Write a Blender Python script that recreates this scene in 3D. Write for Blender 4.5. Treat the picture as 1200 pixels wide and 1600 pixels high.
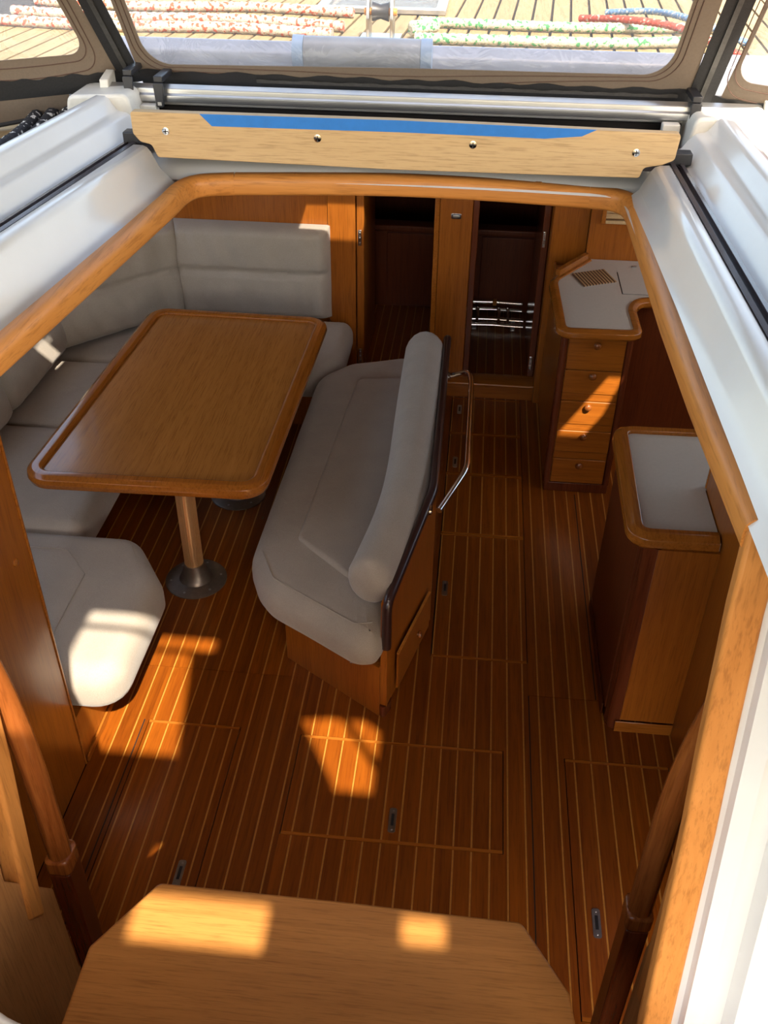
import bpy, math, random
from mathutils import Vector, Matrix, noise as mnoise
random.seed(7)
for o in list(bpy.data.objects): bpy.data.objects.remove(o)
SC = bpy.context.scene
COL = SC.collection

# ------------------------------------------------------------------ camera, sky, sun, exposure
cam_d = bpy.data.cameras.new('camera'); cam = bpy.data.objects.new('camera', cam_d); COL.objects.link(cam)
cam_d.sensor_fit = 'VERTICAL'; cam_d.sensor_height = 36.0; cam_d.sensor_width = 27.0
cam_d.lens = 36.0 * 1499.0 / 1600.0; cam_d.clip_start = 0.02; cam_d.clip_end = 300
yaw, pitch, roll = 0.0912879, 0.636411, 0.0127548
cy, sy, cp, sp = math.cos(yaw), math.sin(yaw), math.cos(pitch), math.sin(pitch)
fw = Vector((-sy * cp, cy * cp, -sp)); rt = Vector((cy, sy, 0)); up = rt.cross(fw)
r2 = math.cos(roll) * rt + math.sin(roll) * up; u2 = -math.sin(roll) * rt + math.cos(roll) * up
cam.matrix_world = Matrix(((r2.x, u2.x, -fw.x, 0), (r2.y, u2.y, -fw.y, 0), (r2.z, u2.z, -fw.z, 2.85), (0, 0, 0, 1)))
SC.camera = cam
W = bpy.data.worlds.new('sky'); SC.world = W; W.use_nodes = True
nt = W.node_tree; bg = nt.nodes['Background']
sky = nt.nodes.new('ShaderNodeTexSky'); sky.sky_type = 'NISHITA'; sky.sun_disc = False
SUN = Vector((-0.42, 1.0, -1.30)).normalized()
sky.sun_elevation = math.asin(-SUN.z); sky.sun_rotation = math.atan2(-SUN.x, -SUN.y)
sky.air_density = 1.0; sky.dust_density = 2.5; sky.ozone_density = 1.0
tint = nt.nodes.new('ShaderNodeMix'); tint.data_type = 'RGBA'; tint.blend_type = 'MULTIPLY'; tint.inputs[0].default_value = 1.0
tint.inputs[7].default_value = (1.0, 0.87, 0.71, 1)   # the photograph's warm white balance
nt.links.new(sky.outputs[0], tint.inputs[6]); nt.links.new(tint.outputs[2], bg.inputs[0]); bg.inputs[1].default_value = 0.85
sun_d = bpy.data.lights.new('sun', 'SUN'); sun_d.energy = 9.5; sun_d.color = (1.0, 0.90, 0.74); sun_d.angle = 0.012
sun = bpy.data.objects.new('sun', sun_d); COL.objects.link(sun); sun.location = (3, -6, 9)
sun.rotation_euler = SUN.to_track_quat('-Z', 'Y').to_euler()
SC.view_settings.view_transform = 'Standard'; SC.view_settings.look = 'None'
SC.view_settings.exposure = 0.62; SC.view_settings.gamma = 1.0; SC.view_settings.use_curve_mapping = False

# ------------------------------------------------------------------ materials
def new_mat(name):
    m = bpy.data.materials.new(name); m.use_nodes = True
    return m, m.node_tree, m.node_tree.nodes['Principled BSDF']
def setp(b, **k):
    for n, v in k.items():
        b.inputs[n.replace('_', ' ')].default_value = v
def ramp(nt, fac, stops):
    r = nt.nodes.new('ShaderNodeValToRGB'); e = r.color_ramp.elements
    e[0].position, e[0].color = stops[0][0], (*stops[0][1], 1)
    e[1].position, e[1].color = stops[-1][0], (*stops[-1][1], 1)
    for p, c in stops[1:-1]:
        q = e.new(p); q.color = (*c, 1)
    nt.links.new(fac, r.inputs[0]); return r.outputs[0]
def coords(nt, scale, rand=True):
    tc = nt.nodes.new('ShaderNodeTexCoord'); mp = nt.nodes.new('ShaderNodeMapping'); mp.inputs['Scale'].default_value = scale
    if rand:
        oi = nt.nodes.new('ShaderNodeObjectInfo'); vm = nt.nodes.new('ShaderNodeVectorMath'); vm.operation = 'SCALE'
        cb = nt.nodes.new('ShaderNodeCombineXYZ')
        for i in range(3): nt.links.new(oi.outputs['Random'], cb.inputs[i])
        nt.links.new(cb.outputs[0], vm.inputs[0]); vm.inputs['Scale'].default_value = 37.0
        ad = nt.nodes.new('ShaderNodeVectorMath'); nt.links.new(tc.outputs['Object'], ad.inputs[0]); nt.links.new(vm.outputs[0], ad.inputs[1])
        nt.links.new(ad.outputs[0], mp.inputs[0])
    else:
        nt.links.new(tc.outputs['Object'], mp.inputs[0])
    return mp.outputs[0]
def noise(nt, vec, scale, detail=4, rough=0.6, dist=0.0):
    n = nt.nodes.new('ShaderNodeTexNoise'); n.inputs['Scale'].default_value = scale; n.inputs['Detail'].default_value = detail
    n.inputs['Roughness'].default_value = rough; n.inputs['Distortion'].default_value = dist
    nt.links.new(vec, n.inputs['Vector']); return n.outputs['Fac']
def mixc(nt, a, b, fac, mode='MIX'):
    m = nt.nodes.new('ShaderNodeMix'); m.data_type = 'RGBA'; m.blend_type = mode
    for sock, v in ((m.inputs[0], fac), (m.inputs[6], a), (m.inputs[7], b)):
        if hasattr(v, 'links') or hasattr(v, 'is_output'): nt.links.new(v, sock)
        elif isinstance(v, (int, float)): sock.default_value = v
        else: sock.default_value = (*v, 1)
    return m.outputs[2]
def bump(nt, h, b, strength=0.2, dist=0.002):
    n = nt.nodes.new('ShaderNodeBump'); n.inputs['Strength'].default_value = strength; n.inputs['Distance'].default_value = dist
    nt.links.new(h, n.inputs['Height']); nt.links.new(n.outputs[0], b.inputs['Normal'])
def wood(name, dark, light, axis='y', rough=0.28, coat=0.5, coat_rough=0.12, vary=0.25, fine=1.0, figure=0.5):
    m, nt, b = new_mat(name)
    s = {'x': (.7, 16, 16), 'y': (16, .7, 16), 'z': (16, 16, .7)}[axis]
    v = coords(nt, s)
    g1 = noise(nt, v, 1.6, 5, 0.62, 1.2)
    g2 = noise(nt, v, 9.0 * fine, 3, 0.7)
    c1 = ramp(nt, g1, [(0.5 - 0.32 * 1 / (0.6 + figure), dark), (0.5, tuple((x + y) / 2 for x, y in zip(dark, light))), (0.5 + 0.32 / (0.6 + figure), light)])
    c2 = ramp(nt, g2, [(0.34, (0.52, 0.47, 0.42)), (0.50, (1, 1, 1)), (0.9, (1, 1, 1))])
    c = mixc(nt, c1, c2, 0.55, 'MULTIPLY')
    oi = nt.nodes.new('ShaderNodeObjectInfo')
    c3 = ramp(nt, oi.outputs['Random'], [(0, (1 - vary, 1 - vary * 1.1, 1 - vary * 1.15)), (1, (1, 1, 1))])
    c = mixc(nt, c, c3, 1.0, 'MULTIPLY')
    if name == 'floor_teak':
        sc = noise(nt, coords(nt, (1, .8, 1)), 11, 2, 0.5)
        c = mixc(nt, c, (0.10, 0.075, 0.035), ramp(nt, sc, [(0.755, (0, 0, 0)), (0.775, (.6, .6, .6))]))
    nt.links.new(c, b.inputs['Base Color'])
    setp(b, Roughness=rough, Coat_Weight=coat * 0.6, Coat_Roughness=coat_rough, Specular_IOR_Level=0.28)
    bump(nt, g2, b, 0.08, 0.001)
    return m
def plain(name, col, rough=0.5, metal=0.0, coat=0.0, nz=0.0, nscale=30, bmp=0.0, coat_rough=0.1):
    m, nt, b = new_mat(name)
    setp(b, Roughness=rough, Metallic=metal, Coat_Weight=coat, Coat_Roughness=coat_rough)
    v = coords(nt, (1, 1, 1)); f = noise(nt, v, nscale, 5, 0.6)
    nt.links.new(ramp(nt, f, [(0.3, tuple(x * (1 - nz) for x in col)), (0.7, col)]), b.inputs['Base Color'])
    if bmp: bump(nt, f, b, bmp, 0.002)
    return m
M = {}
M['floor'] = wood('floor_teak', (0.170, 0.036, 0.0028), (0.320, 0.086, 0.0060), 'y', 0.36, 0.25, 0.18, 0.28)
M['holly'] = plain('holly_strip', (0.52, 0.220, 0.037), 0.40, 0, 0.2, 0.25, 60)
M['joint'] = plain('dark_joint', (0.012, 0.006, 0.004), 0.8, 0, 0, 0.3)
M['teak_z'] = wood('cabinet_teak', (0.245, 0.064, 0.0060), (0.360, 0.110, 0.0120), 'z', 0.30, 0.4, 0.15, 0.10)
M['teak_x'] = wood('cabinet_teak_cross', (0.245, 0.064, 0.0060), (0.360, 0.110, 0.0120), 'x', 0.30, 0.4, 0.15, 0.10)
M['dark_z'] = wood('mahogany_post', (0.085, 0.018, 0.006), (0.150, 0.035, 0.011), 'z', 0.25, 0.6, 0.12, 0.1)
M['edge_x'] = wood('varnished_edge_cross', (0.285, 0.083, 0.0095), (0.41, 0.135, 0.018), 'x', 0.22, 0.7, 0.08, 0.12)
M['edge_y'] = wood('varnished_edge_long', (0.285, 0.083, 0.0095), (0.41, 0.135, 0.018), 'y', 0.22, 0.7, 0.08, 0.12)
M['table'] = wood('table_teak', (0.33, 0.122, 0.021), (0.44, 0.175, 0.034), 'y', 0.26, 0.6, 0.10, 0.0, 1.3)
M['trim_x'] = wood('trim_teak_cross', (0.47, 0.175, 0.034), (0.60, 0.250, 0.058), 'x', 0.42, 0.15, 0.25, 0.12)
M['trim_y'] = wood('trim_teak_long', (0.47, 0.175, 0.034), (0.60, 0.250, 0.058), 'y', 0.42, 0.15, 0.25, 0.12)
M['trim_z'] = wood('trim_teak_upright', (0.46, 0.175, 0.036), (0.59, 0.245, 0.060), 'z', 0.42, 0.15, 0.25, 0.12)
M['post'] = wood('grab_post_teak', (0.13, 0.030, 0.006), (0.30, 0.095, 0.02), 'z', 0.25, 0.6, 0.1, 0.05, 1.4, 0.9)
M['step'] = wood('step_teak', (0.37, 0.150, 0.034), (0.50, 0.222, 0.056), 'x', 0.42, 0.25, 0.22, 0.0, 1.6, 0.7)
M['ply'] = wood('side_plywood', (0.36, 0.155, 0.045), (0.48, 0.23, 0.080), 'z', 0.45, 0.15, 0.25, 0.0, 1.6)
M['fascia'] = wood('raw_fascia_wood', (0.50, 0.33, 0.16), (0.56, 0.385, 0.20), 'x', 0.6, 0.0, 0.3, 0.0, 1.8)
M['gel'] = plain('white_gelcoat', (0.68, 0.665, 0.635), 0.22, 0, 0.5, 0.05, 6)
M['gel_dirty'] = plain('aged_gelcoat', (0.70, 0.67, 0.60), 0.4, 0, 0.1, 0.25, 12)
M['black'] = plain('black_rubber', (0.018, 0.018, 0.022), 0.45, 0, 0.1, 0.3, 40)
M['blackm'] = plain('dark_track', (0.075, 0.060, 0.066), 0.25, 0.2, 0.3, 0.3, 20)
M['alu'] = plain('anodised_aluminium', (0.46, 0.46, 0.46), 0.30, 0.9, 0, 0.1, 8)
M['chrome'] = plain('chrome', (0.78, 0.77, 0.75), 0.09, 1.0, 0, 0.04, 10)
M['steel'] = plain('brushed_latch', (0.45, 0.43, 0.40), 0.3, 1.0, 0, 0.2, 60)
M['bronze'] = plain('graphite_flange', (0.24, 0.205, 0.18), 0.38, 0.7, 0, 0.2, 40)
M['leg'] = plain('champagne_leg', (0.85, 0.58, 0.30), 0.32, 0.8, 0, 0.1, 40)
M['lam'] = plain('cream_laminate', (0.55, 0.505, 0.43), 0.34, 0, 0.15, 0.06, 80)
M['cap'] = plain('plum_capping', (0.035, 0.014, 0.013), 0.35, 0, 0.3, 0.2, 20)
M['tape'] = plain('blue_tape', (0.012, 0.17, 0.55), 0.6, 0, 0, 0.12, 40, 0.2)
M['canvas'] = plain('taupe_canvas', (0.175, 0.135, 0.102), 0.85, 0, 0, 0.12, 160, 0.25)
M['zip'] = plain('black_webbing', (0.016, 0.016, 0.018), 0.75, 0, 0, 0.4, 200, 0.3)
M['thread'] = plain('brown_thread', (0.10, 0.055, 0.04), 0.8, 0, 0, 0.3, 200)
M['ziptooth'] = plain('zip_teeth', (0.075, 0.072, 0.068), 0.4, 0.3, 0, 0.3, 100)
M['deckteak'] = wood('bleached_deck_teak', (0.235, 0.165, 0.078), (0.30, 0.215, 0.110), 'y', 0.7, 0.0, 0.3, 0.12)
M['grey'] = plain('grey_vinyl', (0.30, 0.31, 0.34), 0.35, 0, 0.3, 0.25, 10, 0.15)
M['bluegrey'] = plain('blue_grey_band', (0.30, 0.40, 0.55), 0.4, 0, 0.1, 0.2, 10)
M['ridge'] = plain('grey_gelcoat', (0.30, 0.32, 0.38), 0.35, 0, 0.2, 0.3, 8)
M['red'] = plain('red_cloth', (0.55, 0.04, 0.03), 0.8, 0, 0, 0.2, 60)
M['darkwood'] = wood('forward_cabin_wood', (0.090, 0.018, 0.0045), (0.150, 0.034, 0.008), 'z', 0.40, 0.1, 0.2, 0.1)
M['ceil'] = plain('headliner', (0.62, 0.58, 0.50), 0.7, 0, 0, 0.05, 20)
M['floorbase'] = plain('subfloor', (0.03, 0.012, 0.006), 0.8, 0, 0, 0.3)
M['stripe_l'] = plain('slat_light', (0.55, 0.36, 0.18), 0.5, 0, 0.1, 0.2, 60)
M['stripe_d'] = plain('slat_dark', (0.11, 0.045, 0.018), 0.5, 0, 0.1, 0.2, 60)
def fabric_mat():
    m, nt, b = new_mat('taupe_upholstery')
    v = coords(nt, (1, 1, 1), False)
    weave = noise(nt, v, 420, 2, 0.5); soft = noise(nt, v, 7, 3, 0.5); fold = noise(nt, v, 14, 2, 0.5, 0.8)
    c = ramp(nt, weave, [(0.25, (0.310, 0.262, 0.214)), (0.75, (0.420, 0.360, 0.297))])
    c = mixc(nt, c, ramp(nt, soft, [(0.3, (0.90, 0.90, 0.90)), (0.7, (1, 1, 1))]), 1.0, 'MULTIPLY')
    nt.links.new(c, b.inputs['Base Color']); setp(b, Roughness=0.75, Sheen_Weight=0.25, Sheen_Roughness=0.5)
    ad = nt.nodes.new('ShaderNodeMath'); ad.operation = 'MULTIPLY_ADD'; nt.links.new(fold, ad.inputs[0]); ad.inputs[1].default_value = 3.0; nt.links.new(weave, ad.inputs[2])
    bump(nt, ad.outputs[0], b, 0.22, 0.004)
    return m
M['fabric'] = fabric_mat()
def vinyl_mat():
    m, nt, b = new_mat('clear_vinyl'); out = nt.nodes['Material Output']
    tr = nt.nodes.new('ShaderNodeBsdfTransparent'); tr.inputs[0].default_value = (0.93, 0.94, 0.95, 1)
    gl = nt.nodes.new('ShaderNodeBsdfGlossy'); gl.inputs['Roughness'].default_value = 0.06
    df = nt.nodes.new('ShaderNodeBsdfDiffuse'); df.inputs[0].default_value = (0.75, 0.77, 0.80, 1)
    v = coords(nt, (1, 1, 1), False); f = noise(nt, v, 9, 3, 0.6, 1.0)
    bp = nt.nodes.new('ShaderNodeBump'); bp.inputs['Strength'].default_value = 0.5; bp.inputs['Distance'].default_value = 0.02
    nt.links.new(f, bp.inputs['Height']); nt.links.new(bp.outputs[0], gl.inputs['Normal'])
    m1 = nt.nodes.new('ShaderNodeMixShader'); m1.inputs[0].default_value = 0.10
    nt.links.new(tr.outputs[0], m1.inputs[1]); nt.links.new(gl.outputs[0], m1.inputs[2])
    m2 = nt.nodes.new('ShaderNodeMixShader'); m2.inputs[0].default_value = 0.07
    nt.links.new(m1.outputs[0], m2.inputs[1]); nt.links.new(df.outputs[0], m2.inputs[2])
    nt.links.new(m2.outputs[0], out.inputs[0]); return m
M['vinyl'] = vinyl_mat()
def rope_mat(name, base, fleck, amount=0.55, scale=55):
    m, nt, b = new_mat(name)
    v = coords(nt, (1, 1, 1)); f = noise(nt, v, scale, 1, 0.4); g = noise(nt, v, 260, 2, 0.5)
    c = ramp(nt, f, [(amount, base), (amount + 0.04, fleck)])
    c = mixc(nt, c, ramp(nt, g, [(0.35, (0.55, 0.55, 0.55)), (0.6, (1, 1, 1))]), 1.0, 'MULTIPLY')
    nt.links.new(c, b.inputs['Base Color']); setp(b, Roughness=0.8); bump(nt, g, b, 0.6, 0.004); return m
M['rope_red'] = rope_mat('rope_white_red', (0.42, 0.37, 0.29), (0.42, 0.07, 0.03), .56, 75)
M['rope_green'] = rope_mat('rope_white_green', (0.42, 0.40, 0.30), (0.05, 0.25, 0.09), 0.57, 70)
M['rope_redsolid'] = rope_mat('rope_red', (0.40, 0.05, 0.03), (0.45, 0.35, 0.28), 0.6, 70)
M['rope_blue'] = rope_mat('rope_blue', (0.10, 0.20, 0.36), (0.45, 0.45, 0.42), 0.58, 70)
M['rope_black'] = rope_mat('rope_black_white', (0.02, 0.02, 0.024), (0.75, 0.74, 0.70), 0.60, 70)

# ------------------------------------------------------------------ object helpers
WO = {}
def finish_mesh(me, smooth, ang):
    if smooth:
        me.polygons.foreach_set('use_smooth', [True] * len(me.polygons)); me.set_sharp_from_angle(angle=math.radians(ang))
def obj(name, geo, mat, parent=None, smooth=True, bev=0.0, seg=3, ang=38, kind=None, label=None):
    V, F = geo
    lo = [min(v[i] for v in V) for i in range(3)]; hi = [max(v[i] for v in V) for i in range(3)]
    c = Vector(((lo[0] + hi[0]) / 2, (lo[1] + hi[1]) / 2, (lo[2] + hi[2]) / 2 if parent else lo[2]))
    me = bpy.data.meshes.new(name)
    me.from_pydata([(v[0] - c.x, v[1] - c.y, v[2] - c.z) for v in V], [], F); me.update()
    me.materials.append(M[mat]); finish_mesh(me, smooth, ang)
    o = bpy.data.objects.new(name, me); COL.objects.link(o)
    if parent is not None:
        o.parent = parent; o.location = c - WO[parent.name]
    else: o.location = c
    WO[o.name] = c
    if bev:
        b = o.modifiers.new('edge_round', 'BEVEL'); b.width = bev; b.segments = seg; b.limit_method = 'ANGLE'; b.angle_limit = math.radians(40)
    if kind: o['kind'] = kind
    if label: o['label'] = label
    return o
def tag(o, label, cat, group=None):
    o['label'] = label; o['category'] = cat
    if group: o['group'] = group
    return o
def thing(name, label, cat, loc, group=None):
    o = bpy.data.objects.new(name, None); COL.objects.link(o); o.location = loc; o.empty_display_size = 0.1
    WO[o.name] = Vector(loc); return tag(o, label, cat, group)
def struct(o, label=None):
    o['kind'] = 'structure'
    if label: o['label'] = label
    return o
def fix(geo):   # consistent outward normals
    import bmesh
    V, F = geo; bm = bmesh.new(); vs = [bm.verts.new(v) for v in V]
    for f in F:
        try: bm.faces.new([vs[i] for i in f])
        except ValueError: pass
    bmesh.ops.recalc_face_normals(bm, faces=bm.faces); bm.verts.index_update()
    out = ([tuple(v.co) for v in bm.verts], [[v.index for v in f.verts] for f in bm.faces]); bm.free(); return out
def join(*gs):
    V, F = [], []
    for v, f in gs:
        n = len(V); V += list(v); F += [[i + n for i in q] for q in f]
    return V, F
def box(x0, x1, y0, y1, z0, z1):
    V = [(x, y, z) for z in (z0, z1) for y in (y0, y1) for x in (x0, x1)]
    return V, [[0, 2, 3, 1], [4, 5, 7, 6], [0, 1, 5, 4], [2, 6, 7, 3], [0, 4, 6, 2], [1, 3, 7, 5]]
def prism(poly, z0, z1):
    n = len(poly); V = [(x, y, z0) for x, y in poly] + [(x, y, z1) for x, y in poly]
    return fix((V, [list(range(n))[::-1], list(range(n, 2 * n))] + [[i, (i + 1) % n, n + (i + 1) % n, n + i] for i in range(n)]))
def prism_x(poly, x0, x1):
    V, F = prism(poly, x0, x1); return fix(([(z, x, y) for x, y, z in V], F))
def prism_y(poly, y0, y1):
    V, F = prism(poly, y0, y1); return fix(([(x, z, y) for x, y, z in V], F))
def round_poly(pts, r, n=6):
    out = []; N = len(pts)
    for i in range(N):
        p = Vector(pts[i]); a = Vector(pts[i - 1]); b = Vector(pts[(i + 1) % N])
        rr = r[i] if isinstance(r, (list, tuple)) else r
        da, db = (a - p), (b - p); la, lb = da.length, db.length; da.normalize(); db.normalize()
        ang = da.angle(db)
        if rr < 1e-5 or ang > 3.1: out.append(tuple(p)); continue
        d = min(rr / math.tan(ang / 2), la * 0.49, lb * 0.49); rad = d * math.tan(ang / 2)
        cen = p + (da + db).normalized() * (rad / math.sin(ang / 2))
        s = p + da * d - cen; e = p + db * d - cen
        a0 = math.atan2(s.y, s.x); a1 = math.atan2(e.y, e.x); dd = (a1 - a0 + math.pi) % (2 * math.pi) - math.pi
        for k in range(n + 1):
            t = a0 + dd * k / n; out.append((cen.x + rad * math.cos(t), cen.y + rad * math.sin(t)))
    return out
def smooth_path(pts, n=8):
    P = [Vector(p) for p in pts]; out = []
    for i in range(len(P) - 1):
        p0 = P[max(i - 1, 0)]; p1 = P[i]; p2 = P[i + 1]; p3 = P[min(i + 2, len(P) - 1)]
        for k in range(n):
            t = k / n
            out.append(0.5 * ((2 * p1) + (p2 - p0) * t + (2 * p0 - 5 * p1 + 4 * p2 - p3) * t * t + (3 * p1 - p0 - 3 * p2 + p3) * t ** 3))
    out.append(P[-1]); return out
def fillet_path(pts, r, n=6):
    P = [Vector(p) for p in pts]; out = [P[0]]
    for i in range(1, len(P) - 1):
        a = (P[i - 1] - P[i]); b = (P[i + 1] - P[i]); d = min(r, a.length * .49, b.length * .49); a.normalize(); b.normalize()
        s, e = P[i] + a * d, P[i] + b * d
        for k in range(n + 1):
            t = k / n; out.append(s * (1 - t) ** 2 + P[i] * 2 * t * (1 - t) + e * t * t)
    out.append(P[-1]); return out
def tube(path, r, n=10, closed=False, rfun=None, sx=1.0):
    P = [Vector(p) for p in path]; N = len(P); V, F = [], []; up = None
    for i in range(N):
        t = (P[(i + 1) % N] - P[i - 1]) if closed else (P[min(i + 1, N - 1)] - P[max(i - 1, 0)])
        t.normalize()
        if up is None: up = Vector((0, 0, 1)) if abs(t.z) < 0.9 else Vector((0, 1, 0))
        s = t.cross(up).normalized(); up = s.cross(t).normalized(); rr = rfun(i / (N - 1)) if rfun else r
        for k in range(n):
            a = 2 * math.pi * k / n; V.append(tuple(P[i] + s * (math.cos(a) * rr * sx) + up * (math.sin(a) * rr)))
    for i in range(N if closed else N - 1):
        for k in range(n):
            j = (i + 1) % N; F.append([i * n + k, i * n + (k + 1) % n, j * n + (k + 1) % n, j * n + k])
    if not closed: F += [list(range(n))[::-1], list(range((N - 1) * n, N * n))]
    return fix((V, F))
def lathe(prof, c, n=24, axis='z'):
    V, F = [], []
    for r, h in prof:
        for k in range(n):
            a = 2 * math.pi * k / n; x, y = r * math.cos(a), r * math.sin(a)
            V.append({'z': (c[0] + x, c[1] + y, c[2] + h), 'y': (c[0] + x, c[1] + h, c[2] + y), 'x': (c[0] + h, c[1] + x, c[2] + y)}[axis])
    for i in range(len(prof) - 1):
        for k in range(n): F.append([i * n + k, i * n + (k + 1) % n, (i + 1) * n + (k + 1) % n, (i + 1) * n + k])
    F += [list(range(n))[::-1], list(range((len(prof) - 1) * n, len(prof) * n))]
    return fix((V, F))
def loft(stations, close=False, caps=False):
    n = len(stations[0]); V = [tuple(p) for s in stations for p in s]; F = []
    for i in range(len(stations) - 1):
        for k in range(n if close else n - 1):
            F.append([i * n + k, i * n + (k + 1) % n, (i + 1) * n + (k + 1) % n, (i + 1) * n + k])
    if caps: F += [list(range(n))[::-1], list(range((len(stations) - 1) * n, len(stations) * n))]
    return fix((V, F))
def sweep(path, prof, closed=False, caps=True):
    P = [Vector((p[0], p[1], p[2] if len(p) > 2 else 0)) for p in path]; N = len(P); st = []
    for i in range(N):
        a = (P[i] - P[i - 1]) if (closed or i > 0) else None; b = (P[(i + 1) % N] - P[i]) if (closed or i < N - 1) else None
        na = Vector((a.y, -a.x, 0)).normalized() if a else None; nb = Vector((b.y, -b.x, 0)).normalized() if b else None
        s = (na + nb).normalized() if (na and nb) else (na or nb)
        if na and nb: s = s / max(0.3, s.dot(na))
        st.append([P[i] + s * u + Vector((0, 0, w)) for u, w in prof])
    if closed: st.append(st[0])
    return loft(st, True, caps and not closed)
def cushion(outline, z0, z1, r, crown=0.02, xf=None, wob=0.0, rc=0.06, tuck=0.0):
    O = [Vector(p) for p in outline]; N = len(O)
    area = sum(O[i].x * O[(i + 1) % N].y - O[(i + 1) % N].x * O[i].y for i in range(N))
    if area < 0: O.reverse()
    dens = []
    for i in range(N):   # resample long edges
        a, b = O[i], O[(i + 1) % N]; k = max(1, int((b - a).length / 0.06))
        for j in range(k): dens.append(a.lerp(b, j / k))
    O = dens; N = len(O); nor = []
    for i in range(N):
        t = (O[(i + 1) % N] - O[i - 1]).normalized(); nor.append(Vector((-t.y, t.x)))
    cen = sum(O, Vector((0, 0))) / N; rings = []
    for k in range(5):
        a = math.pi / 2 * k / 4; rings.append((r * (1 - math.sin(a)) + tuck * (1 - k / 4), z0 + r * (1 - math.cos(a)) * 0.9, 0))
    K = 8
    for k in range(K + 1):
        a = math.pi / 2 * k / K; rings.append((r * (1 - math.cos(a)), z1 - r + r * math.sin(a), 0))
    for s in (0.12, 0.28, 0.45, 0.62, 0.80): rings.append((r, z1, s))
    V, F = [], []
    for d, z, s in rings:
        for i in range(N):
            p = O[i] + nor[i] * d; p = p.lerp(cen, s); zz = z + crown * (1 - (1 - s) ** 2)
            if wob:
                q = Vector((p.x * 5, p.y * 5, z * 6)); zz += wob * mnoise.noise(q); 
            V.append((p.x, p.y, zz))
    R = len(rings)
    for j in range(R - 1):
        for i in range(N): F.append([j * N + i, j * N + (i + 1) % N, (j + 1) * N + (i + 1) % N, (j + 1) * N + i])
    V.append((cen.x, cen.y, z1 + crown)); c = len(V) - 1
    F += [[(R - 1) * N + i, (R - 1) * N + (i + 1) % N, c] for i in range(N)]; F.append(list(range(N))[::-1])
    if xf: V = [xf(v) for v in V]
    return fix((V, F))
def pad(c00, c10, c11, c01, nrm, T, r=0.05, creases=(), wrinkle=0.006, seed=0, ends=()):
    """upholstered pad on the quad c00(bottom start) c10(bottom end) c11 c01, swelling along nrm"""
    c00, c10, c11, c01, nrm = [Vector(q) for q in (c00, c10, c11, c01, nrm)]; nrm.normalize()
    L = ((c10 - c00).length + (c11 - c01).length) / 2; Hh = ((c01 - c00).length + (c11 - c10).length) / 2
    def samp(Ln, extra=()):
        s = [0, .02, .08, .2, .35, .55, .8, 1.0]; out = [x * r / Ln for x in s] + [1 - x * r / Ln for x in s]
        k = int(Ln / 0.02); out += [(r + (Ln - 2 * r) * i / k) / Ln for i in range(1, k)]
        return sorted(set(round(x, 5) for x in out))
    us, vs = samp(L), samp(Hh)
    def f(d): return 1.0 if d >= r else math.sqrt(max(0.0, 1 - (1 - d / r) ** 2))
    V, F = [], []
    for v in vs:
        for u in us:
            p = c00.lerp(c10, u).lerp(c01.lerp(c11, u), v)
            du = min(u, 1 - u) * L; dv = min(v, 1 - v) * Hh; h = T * f(du) * f(dv)
            for cv in creases: h -= 0.032 * math.exp(-((v - cv) * Hh / 0.016) ** 2) * f(du)
            for eu in ends:
                e = math.exp(-abs(u - eu) * L / 0.10)
                h += wrinkle * 1.6 * e * mnoise.noise(Vector((u * L * 26 + v * 3, v * Hh * 5, seed + 9))) * f(dv)
            h += wrinkle * mnoise.noise(Vector((u * L * 13 + 2 * v, v * Hh * 4, seed))) * f(du) * f(dv)
            V.append(tuple(p + nrm * h))
    nu = len(us)
    for j in range(len(vs) - 1):
        for i in range(nu - 1): F.append([j * nu + i, j * nu + i + 1, (j + 1) * nu + i + 1, (j + 1) * nu + i])
    k = len(V); rim = [i for i in range(nu)] + [(j + 1) * nu - 1 for j in range(1, len(vs))] + [(len(vs) - 1) * nu + i for i in range(nu - 2, -1, -1)] + [j * nu for j in range(len(vs) - 2, 0, -1)]
    F.append(rim[::-1]); return fix((V, F))
def knob_geo(c, r=0.017, axis='y', s=-1):
    return lathe([(r * .45, 0), (r * .45, s * .008), (r, s * .012), (r * 1.0, s * .018), (r * .75, s * .024), (r * .2, s * .027)], c, 14, axis)

# ------------------------------------------------------------------ cabin sole
PW, PH = 0.06166, -0.484
HATCH = [  # x0,x1,y0,y1, latches, label
    (-0.522, 0.238, 1.952, 2.390, [(-0.144, 2.045, 'y')], 'wide planked floor hatch in front of the companionway step, latch at its near edge'),
    (-1.115, -0.762, 1.50, 2.400, [(-0.825, 1.765, 'y')], 'planked floor hatch at the left beside the sunlit aft settee base'),
    (0.469, 0.845, 1.42, 2.380, [(0.535, 1.732, 'y')], 'planked floor hatch at the right below the grab post'),
    (-0.058, 0.338, 2.860, 3.700, [(-0.021, 3.295, 'y')], 'long planked aisle hatch beside the bench drawer'),
    (-0.058, 0.338, 3.704, 4.224, [], 'planked aisle hatch without a latch beside the chrome handrail'),
    (-0.058, 0.338, 4.228, 4.627, [(-0.016, 4.334, 'y')], 'short planked aisle hatch opposite the drawer cabinet, latch at its near end'),
    (-0.058, 0.338, 4.631, 5.030, [(-0.012, 4.894, 'y')], 'farthest planked aisle hatch right below the forward sill'),
]
FB = [(-1.285, 1.30), (0.985, 1.30), (0.985, 5.06), (-1.77, 5.06), (-1.77, 2.70), (-1.285, 2.70)]
floor = struct(obj('floor', prism(FB, -0.06, -0.013), 'floorbase', smooth=False), 'teak and holly striped cabin floor')
def plank_box(x0, x1, y0, y1, top=0.0): return box(x0, x1, y0, y1, -0.0125 + min(top, 0), top)
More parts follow.
